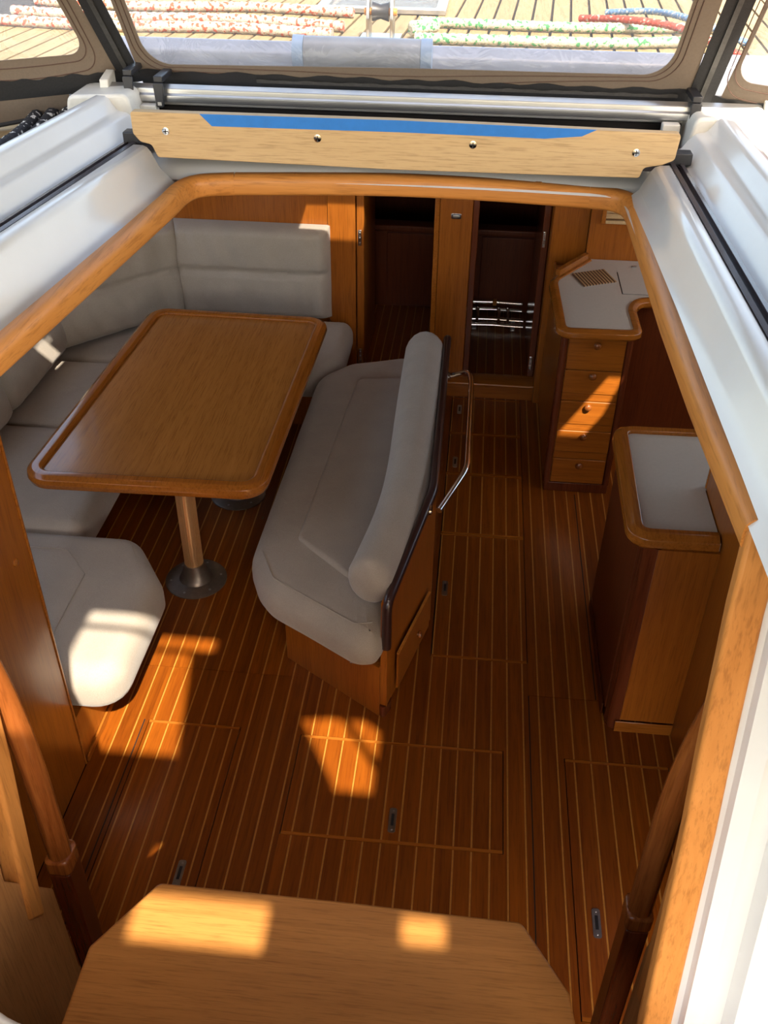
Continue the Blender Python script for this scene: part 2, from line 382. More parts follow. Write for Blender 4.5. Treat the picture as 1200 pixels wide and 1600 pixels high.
def clip_floor(x0, x1, parent, name, mat, top):
    """pieces of the strip x0..x1 outside the hatches"""
    xs = sorted({x0, x1} | {v for h in HATCH for v in (h[0] - .0035, h[1] + .0035) if x0 < v < x1})
    for a, b in zip(xs[:-1], xs[1:]):
        if b - a < 0.0025: continue
        m = (a + b) / 2; lo = 2.70 if m < -1.285 else 1.30
        cuts = sorted((h[2] - .002, h[3] + .002) for h in HATCH if h[0] - .002 < m < h[1] + .002)
        seam = [2.683] if not (-0.6 < m < 0.335) else []
        y = lo; ivs = []
        for c0, c1 in cuts:
            if c0 > y: ivs.append((y, c0))
            y = max(y, c1)
        ivs.append((y, 5.055))
        for i0, i1 in ivs:
            for sc in seam:
                if i0 < sc < i1:
                    if sc - i0 > .02: obj(name, plank_box(a, b, i0, sc - .0015, top), mat, parent, smooth=False)
                    i0 = sc + .0015
            if i1 - i0 > .02: obj(name, plank_box(a, b, i0, i1, top), mat, parent, smooth=False)
kmin = int(math.floor((-1.77 - PH) / PW)); kmax = int(math.ceil((0.98 - PH) / PW))
for k in range(kmin, kmax):
    xa = PH + k * PW; clip_floor(max(xa + .0031, -1.765), min(xa + PW - .0031, .98), floor, 'plank', 'floor', 0.0)
    if -1.76 < xa < .97: clip_floor(xa - .0026, xa + .0026, floor, 'inlay_strip', 'holly', -0.0004)
for x, a, b in ((.3415, 1.42, 2.68), (.606, 2.688, 4.10), (-1.135, 1.42, 2.40)): obj('seam_gap', box(x - .0022, x + .0022, a, b, -.01, .0004), 'joint', floor, smooth=False)
for x0, x1, y0, y1, lats, lab in HATCH:
    t = thing('floor_hatch', lab, 'floor hatch', ((x0 + x1) / 2, (y0 + y1) / 2, -0.0125), 'lift-out hatches in the cabin floor')
    bw = 0.012
    for nm, bx in (('border', (x0, x1, y0, y0 + bw)), ('border', (x0, x1, y1 - bw, y1))):
        obj(nm, plank_box(*bx, 0.0), 'edge_x', t, smooth=False)
    for k in range(kmin, kmax):
        xa = PH + k * PW; a, b = max(xa + .0031, x0), min(xa + PW - .0031, x1)
        if b - a > .004: obj('plank', plank_box(a, b, y0 + bw, y1 - bw, 0.0), 'floor', t, smooth=False)
        if x0 + .003 < xa < x1 - .003: obj('inlay_strip', plank_box(xa - .0026, xa + .0026, y0 + bw, y1 - bw, -.0004), 'holly', t, smooth=False)
    for lx, ly, _ in lats:
        l = obj('latch', prism(round_poly([(lx - .013, ly - .05), (lx + .013, ly - .05), (lx + .013, ly + .05), (lx - .013, ly + .05)], .008), -.002, .0025), 'steel', t, smooth=False, label='small oblong steel lift latch')
        obj('finger_slot', box(lx - .005, lx + .005, ly - .022, ly + .026, .0026, .0034), 'black', l, smooth=False)
        obj('screw', lathe([(.004, 0), (.003, .0012)], (lx, ly - .038, .0025), 8), 'alu', l)
        obj('screw', lathe([(.004, 0), (.003, .0012)], (lx, ly + .040, .0025), 8), 'alu', l)

# ------------------------------------------------------------------ hull sides, roof, bulkheads
def wall_windows(x0, x1, name, wins, lab):
    t = obj(name, box(x0, x1, .2, 5.1, -.06, 1.30), 'teak_z', smooth=False); struct(t, lab)
    obj('panel', box(x0, x1, .2, 5.1, 1.90, 2.0), 'ceil', t, smooth=False)
    ys = [.2] + [v for w in wins for v in w] + [5.1]
    for a, b in zip(ys[0::2], ys[1::2]): obj('panel', box(x0, x1, a, b, 1.30, 1.90), 'ceil', t, smooth=False)
wall_windows(-2.42, -2.36, 'wall_port', [(1.4, 2.3), (2.4, 3.55), (3.65, 4.95)], 'port hull side with long cabin windows')
wall_windows(2.02, 2.08, 'wall_starboard', [(2.9, 3.75), (3.85, 4.95)], 'starboard hull side with long cabin windows')
# roof with the companionway opening and three added openings placed for sun patches
def slab_with_holes(x0, x1, y0, y1, z0, z1, holes):
    xs = sorted({x0, x1} | {h[i] for h in holes for i in (0, 1)}); ys = sorted({y0, y1} | {h[i] for h in holes for i in (2, 3)})
    g = []
    for a, b in zip(xs[:-1], xs[1:]):
        run = None
        for c, d in zip(ys[:-1], ys[1:]):
            mx, my = (a + b) / 2, (c + d) / 2
            hit = any(h[0] < mx < h[1] and h[2] < my < h[3] for h in holes)
            if not hit: run = (run[0], d) if run else (c, d)
            if (hit or d == ys[-1]) and run: g.append(box(a, b, run[0], run[1], z0, z1)); run = None
    return join(*g)
ROOF_HOLES = [(-.95, .50, .20, 2.62), (-.62, -.20, 4.10, 4.42), (1.00, 1.24, 2.70, 3.10), (-1.70, -1.56, 2.95, 3.25), (-.55, .35, 3.15, 3.18)]
struct(obj('ceiling', join(slab_with_holes(-2.42, 2.08, .95, 6.6, 2.0, 2.055, ROOF_HOLES[:4]), prism([(1.0, 3.10), (1.0, 2.80), (1.11, 3.10)], 2.001, 2.054), prism([(1.24, 2.70), (1.24, 3.02), (1.12, 2.70)], 2.001, 2.054)), 'ceil', smooth=False), 'cabin roof around the open companionway')
BY = 5.12
wf = struct(thing('wall_forward', 'varnished teak forward bulkhead with two open doorways', 'bulkhead', (-.2, BY, 0)))
del wf['category']
obj('panel', box(-2.36, -.80, BY, BY + .03, 0, 2.0), 'teak_z', wf, smooth=False)
obj('stile', box(-.797, -.645, BY - .012, BY + .03, 0, 2.0), 'teak_z', wf, smooth=False, bev=.003)
obj('pillar', box(-.185, -.01, BY - .012, BY + .03, .085, 2.0), 'teak_z', wf, smooth=False, bev=.004)
obj('jamb', box(-.215, -.186, BY - .006, BY + .10, .085, 2.0), 'edge_y', wf, smooth=False, bev=.004)
obj('jamb', box(-.009, .025, BY - .006, BY + .10, .085, 2.0), 'dark_z', wf, smooth=False, bev=.004)
obj('stile', box(.412, .60, BY - .10, BY + .03, .0, 2.0), 'teak_z', wf, smooth=False, bev=.004)
obj('panel', box(.60, 2.04, 4.97, 5.0, .0, 2.0), 'teak_z', wf, smooth=False)
obj('riser', box(-.645, .412, 5.05, 5.075, 0, .085), 'teak_x', wf, smooth=False)
obj('sill', prism_x(round_poly([(5.035, .082), (5.17, .082), (5.17, .102), (5.035, .102)], .009, 4), -.645, .412), 'edge_x', wf)
obj('lintel', box(-.645, .412, BY, BY + .03, 1.85, 2.0), 'teak_x', wf, smooth=False)
# doors standing open, seen nearly edge on
d1 = struct(obj('door_1', box(-.640, -.598, BY + .0, BY + .58, .11, 1.84), 'teak_z', smooth=False, bev=.004), 'left forward cabin door standing open, edge towards the saloon')
for z in (.20, .92): 
    hg = obj('hinge', box(-.632, -.612, BY - .006, BY - .001, z - .045, z + .045), 'chrome', d1, bev=.003)
    for dz in (-.028, 0, .028): obj('screw', lathe([(.005, 0), (.003, -.002)], (-.622, BY - .006, z + dz), 8, 'y'), 'steel', hg)
d2 = struct(obj('door_2', box(.372, .408, BY + .02, BY + .60, .11, 1.84), 'dark_z', smooth=False, bev=.004), 'right forward cabin door standing open, edge towards the saloon')
for z in (.20, .95):
    hg = obj('hinge', box(.376, .394, BY + .012, BY + .0195, z - .045, z + .045), 'chrome', d2, bev=.003)
    for dz in (-.028, 0, .028): obj('screw', lathe([(.005, 0), (.003, -.002)], (.385, BY + .012, z + dz), 8, 'y'), 'steel', hg)
# forward cabins
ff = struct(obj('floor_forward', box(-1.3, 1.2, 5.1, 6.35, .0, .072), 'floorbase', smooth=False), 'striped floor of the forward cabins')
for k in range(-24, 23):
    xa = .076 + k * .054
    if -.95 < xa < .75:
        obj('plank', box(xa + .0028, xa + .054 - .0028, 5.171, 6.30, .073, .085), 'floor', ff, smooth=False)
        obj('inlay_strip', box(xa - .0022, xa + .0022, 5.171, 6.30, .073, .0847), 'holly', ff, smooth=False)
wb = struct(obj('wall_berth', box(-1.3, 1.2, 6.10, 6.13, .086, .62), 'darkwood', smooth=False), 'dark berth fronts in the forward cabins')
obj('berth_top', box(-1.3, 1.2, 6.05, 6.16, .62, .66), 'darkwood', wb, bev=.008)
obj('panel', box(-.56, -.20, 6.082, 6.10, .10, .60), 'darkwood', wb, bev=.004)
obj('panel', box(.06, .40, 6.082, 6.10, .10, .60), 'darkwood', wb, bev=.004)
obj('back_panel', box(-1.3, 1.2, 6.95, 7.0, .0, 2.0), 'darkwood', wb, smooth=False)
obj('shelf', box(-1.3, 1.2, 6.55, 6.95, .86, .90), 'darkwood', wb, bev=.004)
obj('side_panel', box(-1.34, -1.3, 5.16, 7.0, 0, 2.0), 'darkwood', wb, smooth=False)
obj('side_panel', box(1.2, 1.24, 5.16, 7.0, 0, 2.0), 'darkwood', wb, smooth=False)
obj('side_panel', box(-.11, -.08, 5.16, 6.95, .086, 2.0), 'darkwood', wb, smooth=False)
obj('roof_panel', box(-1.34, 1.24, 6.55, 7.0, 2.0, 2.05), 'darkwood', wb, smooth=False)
# small latch plate on the pillar
lt = tag(obj('door_catch', prism_y(round_poly([(-.125, 1.055), (-.07, 1.055), (-.07, 1.085), (-.125, 1.085)], .008), BY - .022, BY - .0125), 'chrome', bev=.002), 'small chrome door catch high on the pillar between the doorways', 'door catch')
obj('striker', box(-.115, -.08, BY - .026, BY - .022, 1.066, 1.074), 'steel', lt)
# louvred vent on the starboard bulkhead
v = thing('louvre_vent', 'small pale wooden louvre on the bulkhead above the counter', 'vent', (.80, 4.96, 1.12))
for a in ((.650, .672, 1.12, 1.34), (.93, .952, 1.12, 1.34)): obj('frame', box(a[0], a[1], 4.940, 4.969, a[2], a[3]), 'edge_y', v, bev=.003)
for a in ((.672, .93, 1.12, 1.138), (.672, .93, 1.322, 1.34)): obj('frame', box(a[0], a[1], 4.940, 4.969, a[2], a[3]), 'stripe_l', v, bev=.003)
for i in range(6): obj('slat', prism_x([(4.944, 1.148 + i * .029), (4.950, 1.148 + i * .029), (4.966, 1.168 + i * .029), (4.960, 1.168 + i * .029)], .6725, .9295), 'stripe_l', v, smooth=False)

# boarding ladder in the forward doorway
t = thing('boarding_ladder', 'folded chrome tube boarding ladder lying across the right forward doorway', 'ladder', (.2, 6.0, .085))
for y, z, x0, x1 in ((5.80, .115, -.04, .36), (5.845, .135, -.04, .36), (6.04, .115, -.04, .36), (6.06, .16, -.03, .36)):
    obj('side_rail', tube([(x0, y, z), (x0 + .2, y + .006, z + .004), (x1, y + .004, z)], .0135, 12), 'chrome', t)
for x in (.06, .20, .26): obj('rung', tube([(x, 5.80, .125), (x + .004, 5.92, .155), (x, 6.05, .13)], .012, 10), 'chrome', t)
obj('foot_pad', box(.16, .185, 6.03, 6.06, .15, .19), 'trim_x', t, bev=.004)
for x in (.03, .28): obj('bracket', box(x, x + .03, 5.785, 5.86, .0855, .10), 'alu', t, bev=.004)

# aft port side panel and companionway side walls
wp = struct(obj('wall_port_aft', box(-1.315, -1.285, .30, 2.164, 0, 1.62), 'teak_z', smooth=False, bev=.003), 'glossy teak partition beside the aft settee')
obj('edge_strip', box(-1.318, -1.281, 2.1645, 2.176, 0, 1.62), 'edge_y', wp, bev=.003)
obj('plug', lathe([(.014, 0), (.013, .004), (.006, .006)], (-1.285, 2.08, 1.03), 14, 'x'), 'edge_x', wp)
wsr = struct(obj('wall_starboard_aft', box(1.55, 1.58, .30, 2.5, 0, 1.9), 'teak_z', smooth=False), 'teak partition on the starboard side')
struct(obj('wall_aft', box(-2.4, .42, .60, .64, -.06, 1.20), 'teak_z', smooth=False), 'bulkhead under the companionway sill')
sp = struct(obj('wall_companionway_left', prism_x([(.66, 0), (1.20, 0), (1.20, .80), (1.06, 1.05), (1.13, 1.60), (1.02, 1.60), (.92, 1.22), (.66, 1.18)], -.905, -.875), 'ply', smooth=False, bev=.003), 'plywood side wall left of the steps')
obj('edging', prism_x([(1.085, .86), (1.135, .80), (1.20, 1.28), (1.25, 1.80), (1.19, 1.80), (1.14, 1.30)], -.912, -.866), 'trim_z', sp, bev=.008)
spr = struct(obj('wall_companionway_right', prism_x([(1.04, 0), (1.20, 0), (1.20, .80), (1.15, 1.0), (1.17, 1.60), (1.12, 1.60)], .49, .52), 'ply', smooth=False, bev=.003), 'plywood side wall right of the steps')
obj('edging', prism_x([(1.10, .72), (1.15, .70), (1.19, 1.28), (1.22, 1.75), (1.16, 1.75), (1.13, 1.30)], .478, .526), 'trim_z', spr, bev=.008)

# ------------------------------------------------------------------ companionway trim, coaming, deck
TP = dict(rp=[(-.835, .98), (-.7915, 1.40), (-.741, 1.87), (-.708, 2.23)], )
def trim_prof(): return round_poly([(-.002, -.05), (.036, -.05), (.036, .0), (-.002, .0)], [.010, .004, .006, .018], 4)
tr = struct(thing('trim_1', 'honey teak moulding round the companionway opening', 'trim', (-.19, 1.7, 2.05))); del tr['category']
# path runs clockwise seen from above with the opening on the right hand side
left = [(-.833, 1.00, 2.095), (-.775, 1.55, 2.098), (-.731, 1.97, 2.1), (-.708, 2.215, 2.1)]
cornL = [(-.708, 2.215, 2.1), (-.700, 2.29, 2.102), (-.675, 2.335, 2.103), (-.60, 2.352, 2.105)]
front = [(-.60, 2.352, 2.105), (-.35, 2.362, 2.112), (-.17, 2.366, 2.115), (.05, 2.368, 2.112), (.275, 2.368, 2.104)]
cornR = [(.275, 2.368, 2.104), (.325, 2.362, 2.103), (.352, 2.33, 2.102), (.359, 2.27, 2.1)]
right = [(.359, 2.27, 2.1), (.362, 1.69, 2.1), (.370, 1.40, 2.098), (.386, 1.055, 2.096)]
PROF = [(-u, w) for u, w in trim_prof()]
for pts, mt in ((left, 'trim_y'), (smooth_path(cornL, 4), 'trim_x'), (smooth_path(front, 4), 'trim_x'), (smooth_path(cornR, 4), 'trim_x'), (right, 'trim_y')):
    o = obj('trim_section', sweep(pts, PROF), mt, tr, ang=50)
for x, y in ((-.45, 2.380), (.15, 2.390)): obj('plug', lathe([(.009, 0), (.008, .0012)], (x, y, 2.1085), 12), 'trim_y', tr)
# right hand drop-board frame
tf = struct(thing('trim_2', 'teak frame of the washboard slot at the right of the companionway', 'trim', (.41, .95, .95))); del tf['category']
obj('frame_board', prism_x([(1.045, 2.082), (1.03, 1.95), (.975, 1.69), (.945, 1.57), (.893, 1.30), (.850, 1.08), (.815, .93), (.85, .93), (.882, 1.08), (.925, 1.30), (.977, 1.57), (1.007, 1.69), (1.06, 1.95), (1.072, 2.078)], .388, .437), 'trim_z', tf, bev=.006)
obj('cheek', prism_x([(1.073, 2.075), (1.090, 2.0), (1.094, 1.93), (1.080, 1.87), (1.055, 1.815), (1.043, 1.72), (.985, 1.40), (.930, 1.05), (.905, .93), (.852, .93), (.884, 1.08), (.927, 1.30), (.979, 1.57), (1.009, 1.69), (1.062, 1.95)], .402, .432), 'trim_z', tf, bev=.006)
# coaming
GEL_R = [(-.062, 2.085), (-.045, 2.103), (-.030, 2.118), (-.010, 2.160), (-.002, 2.170), (.008, 2.174), (.030, 2.175), (.036, 2.170), (.037, 2.14)]
GEL_O = [(.0705, 2.14), (.072, 2.158), (.080, 2.161), (.090, 2.166), (.112, 2.198), (.120, 2.204), (.138, 2.207), (.146, 2.212), (.162, 2.236), (.172, 2.242), (.195, 2.243), (.214, 2.234), (.226, 2.205), (.237, 2.10)]
def xr(y): return .419 + .028 * (2.2 - y)
def xl(y): return -.809 - .118 * (2.33 - y)
for nm, fx, sg, lab in (('coaming_starboard', xr, 1, 'white gelcoat hatch coaming right of the opening'), ('coaming_port', xl, -1, 'white gelcoat hatch coaming left of the opening')):
    ys = [.95, 1.4, 1.9, 2.34, 2.385]
    c = struct(obj(nm, loft([[(fx(y) + sg * d * (1 if y < 2.36 else .75) + (sg * .02 if y > 2.36 else 0), y, z - (.03 if y > 2.36 and z > 2.12 else 0)) for d, z in ([(-.100, 2.080)] if sg < 0 else [(-.063, 2.084)]) + GEL_R + [(.037, 2.058), (-.022, 2.058)]] for y in ys], True, True), 'gel', ang=60), lab)
    obj('outer_moulding', loft([[(fx(y) + sg * d, y, z) for d, z in GEL_O + [(.237, 2.058), (.0705, 2.058)]] for y in (.95, 1.6, 2.2, 2.52)], True, True), 'gel', c, ang=60)
    obj('slide_track', loft([[(fx(y) + sg * d, y, z) for d, z in ((.0372, 2.13), (.0375, 2.172), (.047, 2.174), (.050, 2.162), (.058, 2.161), (.061, 2.172), (.070, 2.171), (.070, 2.13))] for y in (.95, 1.6, 2.2, 2.60)], True, True), 'blackm', c, ang=30)
struct(obj('coaming_forward', loft([[(x, y, z + .010 * (1 - ((x + .19) / .65) ** 2)) for y, z in ((2.36, 2.085), (2.395, 2.103), (2.42, 2.108), (2.50, 2.125), (2.55, 2.13), (2.63, 2.13))] for x in [-.86 + .11 * i for i in range(13)]]), 'gel', ang=60), 'white gelcoat ledge under the fascia board')
# aft cockpit bulkhead, right of the frame, leaning
def yb(z): return 1.075 - (1.99 - z) * .215
PB = [(.428, .0), (.448, -.006), (.452, -.022), (.480, -.030), (.486, -.012), (.515, -.016), (.525, -.045), (.60, -.052), (.61, -.075), (1.4, -.085)]
struct(obj('wall_cockpit', loft([[(x, yb(z) - .020 + d, z) for x, d in PB] for z in (.75, 1.2, 1.7, 2.02, 2.09)]), 'gel', smooth=True, ang=25), 'white ribbed cockpit bulkhead right of the companionway')
struct(obj('coaming_aft', loft([[(x, y, z) for x, z in ((.425, 2.088), (.44, 2.11), (.50, 2.16), (.66, 2.19), (1.4, 2.17))] for y in (.90, .955)]), 'gel', ang=60), 'white coaming end at the right edge')
tl = struct(thing('trim_3', 'teak frame of the washboard slot at the left of the companionway', 'trim', (-.80, .95, 1.2))); del tl['category']
obj('frame_board', prism_x([(1.045, 2.082), (1.03, 1.95), (.975, 1.69), (.945, 1.57), (.875, 1.22), (.907, 1.22), (.977, 1.57), (1.007, 1.69), (1.06, 1.95), (1.072, 2.078)], -.832, -.790), 'trim_z', tl, bev=.006)
struct(obj('wall_cockpit_port', loft([[(-.388 - x - .015, yb(z) - .020 + d, z) for x, d in PB] for z in (1.22, 1.7, 2.02, 2.09)]), 'gel', smooth=True, ang=25), 'white ribbed cockpit bulkhead left of the companionway')
struct(obj('coaming_aft_port', loft([[(-.388 - x - .015, y, z) for x, z in ((.425, 2.088), (.44, 2.11), (.50, 2.16), (.66, 2.19), (1.4, 2.17))] for y in (.90, .955)]), 'gel', ang=60), 'white coaming end at the left')
sl = struct(obj('sill_companionway', tube(fillet_path([(-.86, .98, 1.62), (-.83, .86, 1.30), (-.735, .705, 1.225), (-.45, .665, 1.225), (.2, .665, 1.225), (.41, .69, 1.225)], .10, 8), .014, 12), 'gel_dirty'), 'pale rounded lip of the companionway sill')
obj('sill_strip', tube(fillet_path([(-.825, .845, 1.31), (-.735, .692, 1.238), (-.45, .655, 1.238), (.2, .655, 1.238), (.41, .68, 1.238)], .10, 8), .006, 8), 'alu', sl)

# deck forward of the hatch, planked
dk = struct(obj('deck', slab_with_holes(-2.42, 2.08, 2.64, 6.6, 2.06, 2.192, ROOF_HOLES[1:4]), 'joint', smooth=False), 'sunlit planked coachroof deck')
struct(obj('deck_side_port', slab_with_holes(-2.42, -1.02, .2, 2.64, 2.06, 2.14, [ROOF_HOLES[3]]), 'deckteak', smooth=False), 'port side deck')
struct(obj('deck_side_starboard', slab_with_holes(.66, 2.08, .2, 2.64, 2.06, 2.14, [ROOF_HOLES[2]]), 'deckteak', smooth=False), 'starboard side deck')
for k in range(44):
    xa = -1.75 + k * .072
    for y0, y1 in (((3.05, 4.055), (4.465, 6.0)) if -.73 < xa < -.24 else ((3.05, 6.0),)):
        obj('plank', fix(([(xa + dx + (y - 3.3) * .06, y, z) for z in (2.1925, 2.2) for y in (y0, y1) for dx in (.005, .067)], box(0, 1, 0, 1, 0, 1)[1])), 'deckteak', dk, smooth=False)

dh = thing('added_deck_hatch', 'added framed clear lid over a sun opening in the coachroof beyond the pulley block', 'deck hatch', (-.41, 4.26, 2.2))  # added lid covering a roof opening that was cut for a sun patch
for bx in ((-.66, -.16, 4.06, 4.10), (-.66, -.16, 4.42, 4.46), (-.66, -.62, 4.10, 4.42), (-.20, -.16, 4.10, 4.42)): obj('frame', box(*bx, 2.2005, 2.222), 'alu', dh, bev=.004)
obj('lid', box(-.62, -.20, 4.10, 4.42, 2.208, 2.214), 'vinyl', dh, smooth=False)
# sliding hatch, fascia board, tape, aluminium rail
hb = thing('fascia_board', 'pale bare wooden board across the front of the companionway, four screws', 'board', (-.19, 2.36, 2.13))
prof = round_poly([(-.838, 2.250), (-.838, 2.200), (-.822, 2.180), (-.795, 2.175), (-.783, 2.145), (-.19, 2.138), (.382, 2.142), (.388, 2.166), (.43, 2.174), (.456, 2.186), (.461, 2.245), (-.19, 2.252)], [.006, .01, .02, .012, .008, 0, .008, .012, .01, .01, .008, 0], 4)
obj('board', prism_y(prof, 2.345, 2.372), 'fascia', hb, bev=.002)
for x, z in ((-.755, 2.208), (-.385, 2.205), (-.015, 2.204), (.365, 2.200)):
    s = obj('screw', lathe([(.0095, 0), (.0090, -.0020), (.004, -.0028)], (x, 2.345, z), 16, 'y'), 'chrome', hb, label='round chrome cross-head screw')
    obj('cross_slot', join(box(x - .006, x + .006, 2.3412, 2.3424, z - .0012, z + .0012), box(x - .0012, x + .0012, 2.3412, 2.3424, z - .006, z + .006)), 'black', s, smooth=False)
tag(obj('masking_tape', prism_y([(-.668, 2.2505), (-.19, 2.2525), (.268, 2.2480), (.235, 2.232), (.15, 2.224), (-.19, 2.226), (-.640, 2.2235)], 2.3436, 2.3449), 'tape', smooth=False), 'strip of bright blue masking tape stuck along the fascia board', 'tape')
sh = thing('sliding_hatch', 'dark sliding hatch edge tucked behind the fascia board', 'hatch', (-.19, 2.5, 2.14))
obj('hatch_panel', box(-.80, .43, 2.3725, 2.80, 2.150, 2.168), 'blackm', sh, bev=.003)
for a, b in ((-.875, -.80), (.43, .502)): obj('slide_block', box(a, b, 2.373, 2.41, 2.166, 2.194), 'black', sh, bev=.003)
ra = thing('aluminium_rail', 'extruded aluminium rail along the front edge of the hatch garage', 'rail', (-.14, 2.62, 2.2))
obj('extrusion', prism_x(round_poly([(2.60, 2.211), (2.64, 2.211), (2.64, 2.242), (2.625, 2.252), (2.606, 2.244), (2.606, 2.232), (2.60, 2.228)], .003, 3), -.975, .70), 'alu', ra, ang=30)
obj('end_cap', prism_x([(2.59, 2.215), (2.66, 2.215), (2.66, 2.275), (2.60, 2.262)], -1.0, -.976), 'gel_dirty', ra, bev=.003)
obj('end_cap', prism_x([(2.59, 2.215), (2.66, 2.215), (2.66, 2.275), (2.60, 2.262)], .701, .725), 'gel_dirty', ra, bev=.003)
ga = struct(obj('hatch_garage', box(-.99, .70, 2.645, 2.95, 2.193, 2.225), 'gel', bev=.006), 'white top of the hatch garage')
for x0, x1, lab in ((-1.085, -.872, 'moulded white garage end block on the left'), (.498, .735, 'moulded white garage end block on the right')):
    b = obj('garage_end_block', prism_y(round_poly([(x0, 2.10), (x0 + .025, 2.24), (x1 - .03, 2.248), (x1, 2.12)], .02, 4), 2.515, 2.66), 'gel_dirty', bev=.008); struct(b, lab)
for x, lab in ((-.87, 'left'), (.478, 'right')):
    struct(obj('rail_foot', box(x - .022, x + .022, 2.575, 2.605, 2.17, 2.208), 'gel_dirty', bev=.004), 'small white rail foot at the %s end of the hatch' % lab)

# ------------------------------------------------------------------ dodger (sprayhood)
LEAN = .55
def dp(x, z, off=0.0):   # point on the dodger's front panel
    return (x, 2.70 - LEAN * (z - 2.243) - off, z)
def left_pt(s, z, off=0.0):   # s metres outwards along the port wing
    b = (-.972 - .27 * (z - 2.263), 0); return (b[0] - .85 * s + .53 * off, 2.689 - LEAN * (z - 2.263) - .53 * s - .85 * off, z)
def right_pt(s, z, off=0.0):
    return (.590 + .10 * (z - 2.25) + .85 * s - .53 * off, 2.695 - LEAN * (z - 2.25) - .53 * s - .85 * off, z)
def sheet(outer, inner, fn, th, mat, name, parent):
    """flat canvas ring between an outer and an inner outline (same count), th thick"""
    n = len(outer); V = [fn(*p, off=o) for o in (0, th) for ring in (outer, inner) for p in ring]; F = []
    for i in range(n):
        j = (i + 1) % n
        F += [[i, j, n + j, n + i], [2 * n + i, 3 * n + i, 3 * n + j, 2 * n + j], [i, 2 * n + i, 2 * n + j, j], [n + i, n + j, 3 * n + j, 3 * n + i]]
    return obj(name, fix((V, F)), mat, parent, smooth=False)
dg = thing('dodger', 'taupe canvas sprayhood with clear windows and black zips over the companionway', 'sprayhood', (-.2, 2.7, 2.2))
def ring_match(win, corners):
    """project window outline to the outer quad edges"""
    cx = sum(p[0] for p in win) / len(win); cz = sum(p[1] for p in win) / len(win); out = []
    for p in win:
        best = None
        for a, b in zip(corners, corners[1:] + corners[:1]):
            d = (p[0] - cx, p[1] - cz); e = (b[0] - a[0], b[1] - a[1]); den = d[0] * e[1] - d[1] * e[0]
            if abs(den) < 1e-9: continue
            t = ((a[0] - cx) * e[1] - (a[1] - cz) * e[0]) / den; s = ((a[0] - cx) * d[1] - (a[1] - cz) * d[0]) / den
            if t > 0 and -1e-6 <= s <= 1 + 1e-6 and (best is None or t < best): best = t
        out.append((cx + (p[0] - cx) * best, cz + (p[1] - cz) * best))
    return out
def dense(poly, d=.03):
    out = []
    for a, b in zip(poly, poly[1:] + poly[:1]):
        k = max(1, int(math.hypot(b[0] - a[0], b[1] - a[1]) / d)); out += [(a[0] + (b[0] - a[0]) * i / k, a[1] + (b[1] - a[1]) * i / k) for i in range(k)]
    return out
CW = dense(round_poly([(-.885, 2.288), (-.20, 2.300), (.462, 2.304), (.487, 2.70), (-.915, 2.70)], [.07, 0, .07, .07, .07], 8))
CQ = [(-.918, 2.255), (.530, 2.255), (.560, 3.05), (-.975, 3.05)]
def wing_panel(win, quad, fn, nm):
    sheet(ring_match(win, quad), win, fn, .004, 'canvas', nm, dg)
    cx = sum(p[0] for p in win) / len(win); cz = sum(p[1] for p in win) / len(win)
    P = [fn(*p, off=.0012) for p in win]; P2 = [fn(*p, off=.0024) for p in win]; n = len(P)
    obj('window_pane', fix((P + P2, [list(range(n)), list(range(n, 2 * n))[::-1]] + [[i, (i + 1) % n, n + (i + 1) % n, n + i] for i in range(n)])), 'vinyl', dg, smooth=False)
    for grow in (.010, .024):
        big = [(p[0] + (p[0] - cx) / max(.01, math.hypot(p[0] - cx, (p[1] - cz))) * grow, p[1] + (p[1] - cz) / max(.01, math.hypot(p[0] - cx, p[1] - cz)) * grow * 2.2) for p in win]
        big = [(p[0], p[1]) for p in big]
        obj('stitching', tube([fn(*p, off=.0045) for p in big], .0014, 5, True), 'thread', dg)
wing_panel(CW, CQ, dp, 'front_canvas')
LW = dense(round_poly([(.055, 2.318), (.30, 2.318), (.42, 2.318), (.42, 2.70), (.030, 2.70)], [.05, 0, .05, .05, .05], 8))
wing_panel(LW, [(0, 2.262), (.50, 2.262), (.50, 3.05), (0, 3.05)], left_pt, 'wing_canvas')
RW = dense(round_poly([(.035, 2.300), (.42, 2.300), (.42, 2.70), (.035, 2.70)], .05, 8))
wing_panel(RW, [(.022, 2.250), (.50, 2.250), (.50, 3.05), (.030, 3.05)], right_pt, 'wing_canvas')
def strip(fn, a, b, wdt, name, mat, off, th=.004, par=None, wavy=0, n=24):
    """webbing strip from a to b on a panel"""
    a, b = Vector(a), Vector(b); d = (b - a).normalized(); s = Vector((-d.y, d.x)) * wdt / 2; V = []
    for i in range(n + 1):
        p = a.lerp(b, i / n); w = wavy * math.sin(i * 1.3) + wavy * .6 * math.sin(i * .57 + 1)
        for q, o in ((p - s, off), (p + s + Vector((0, w)), off), (p + s + Vector((0, w)), off + th), (p - s, off + th)): V.append(fn(q.x, q.y, off=o))
    F = []
    for i in range(n):
        for k in range(4): F.append([i * 4 + k, i * 4 + (k + 1) % 4, i * 4 + 4 + (k + 1) % 4, i * 4 + 4 + k])
    F += [[0, 1, 2, 3], [n * 4 + k for k in range(4)]]
    return obj(name, fix((V, F)), mat, par or dg, smooth=False)
zb = strip(dp, (-.915, 2.243), (.525, 2.239), .056, 'zip_band', 'zip', .004, wavy=.003, n=60)
strip(dp, (-.60, 2.252), (.50, 2.250), .009, 'zip_teeth', 'ziptooth', .0085, par=zb, wavy=.0012, n=90)
z1 = strip(dp, (-.942, 2.235), (-1.10, 3.04), .062, 'zip_band', 'zip', .004)
strip(dp, (-.944, 2.25), (-1.10, 3.04), .013, 'zip_teeth', 'ziptooth', .0085, par=z1, n=120)
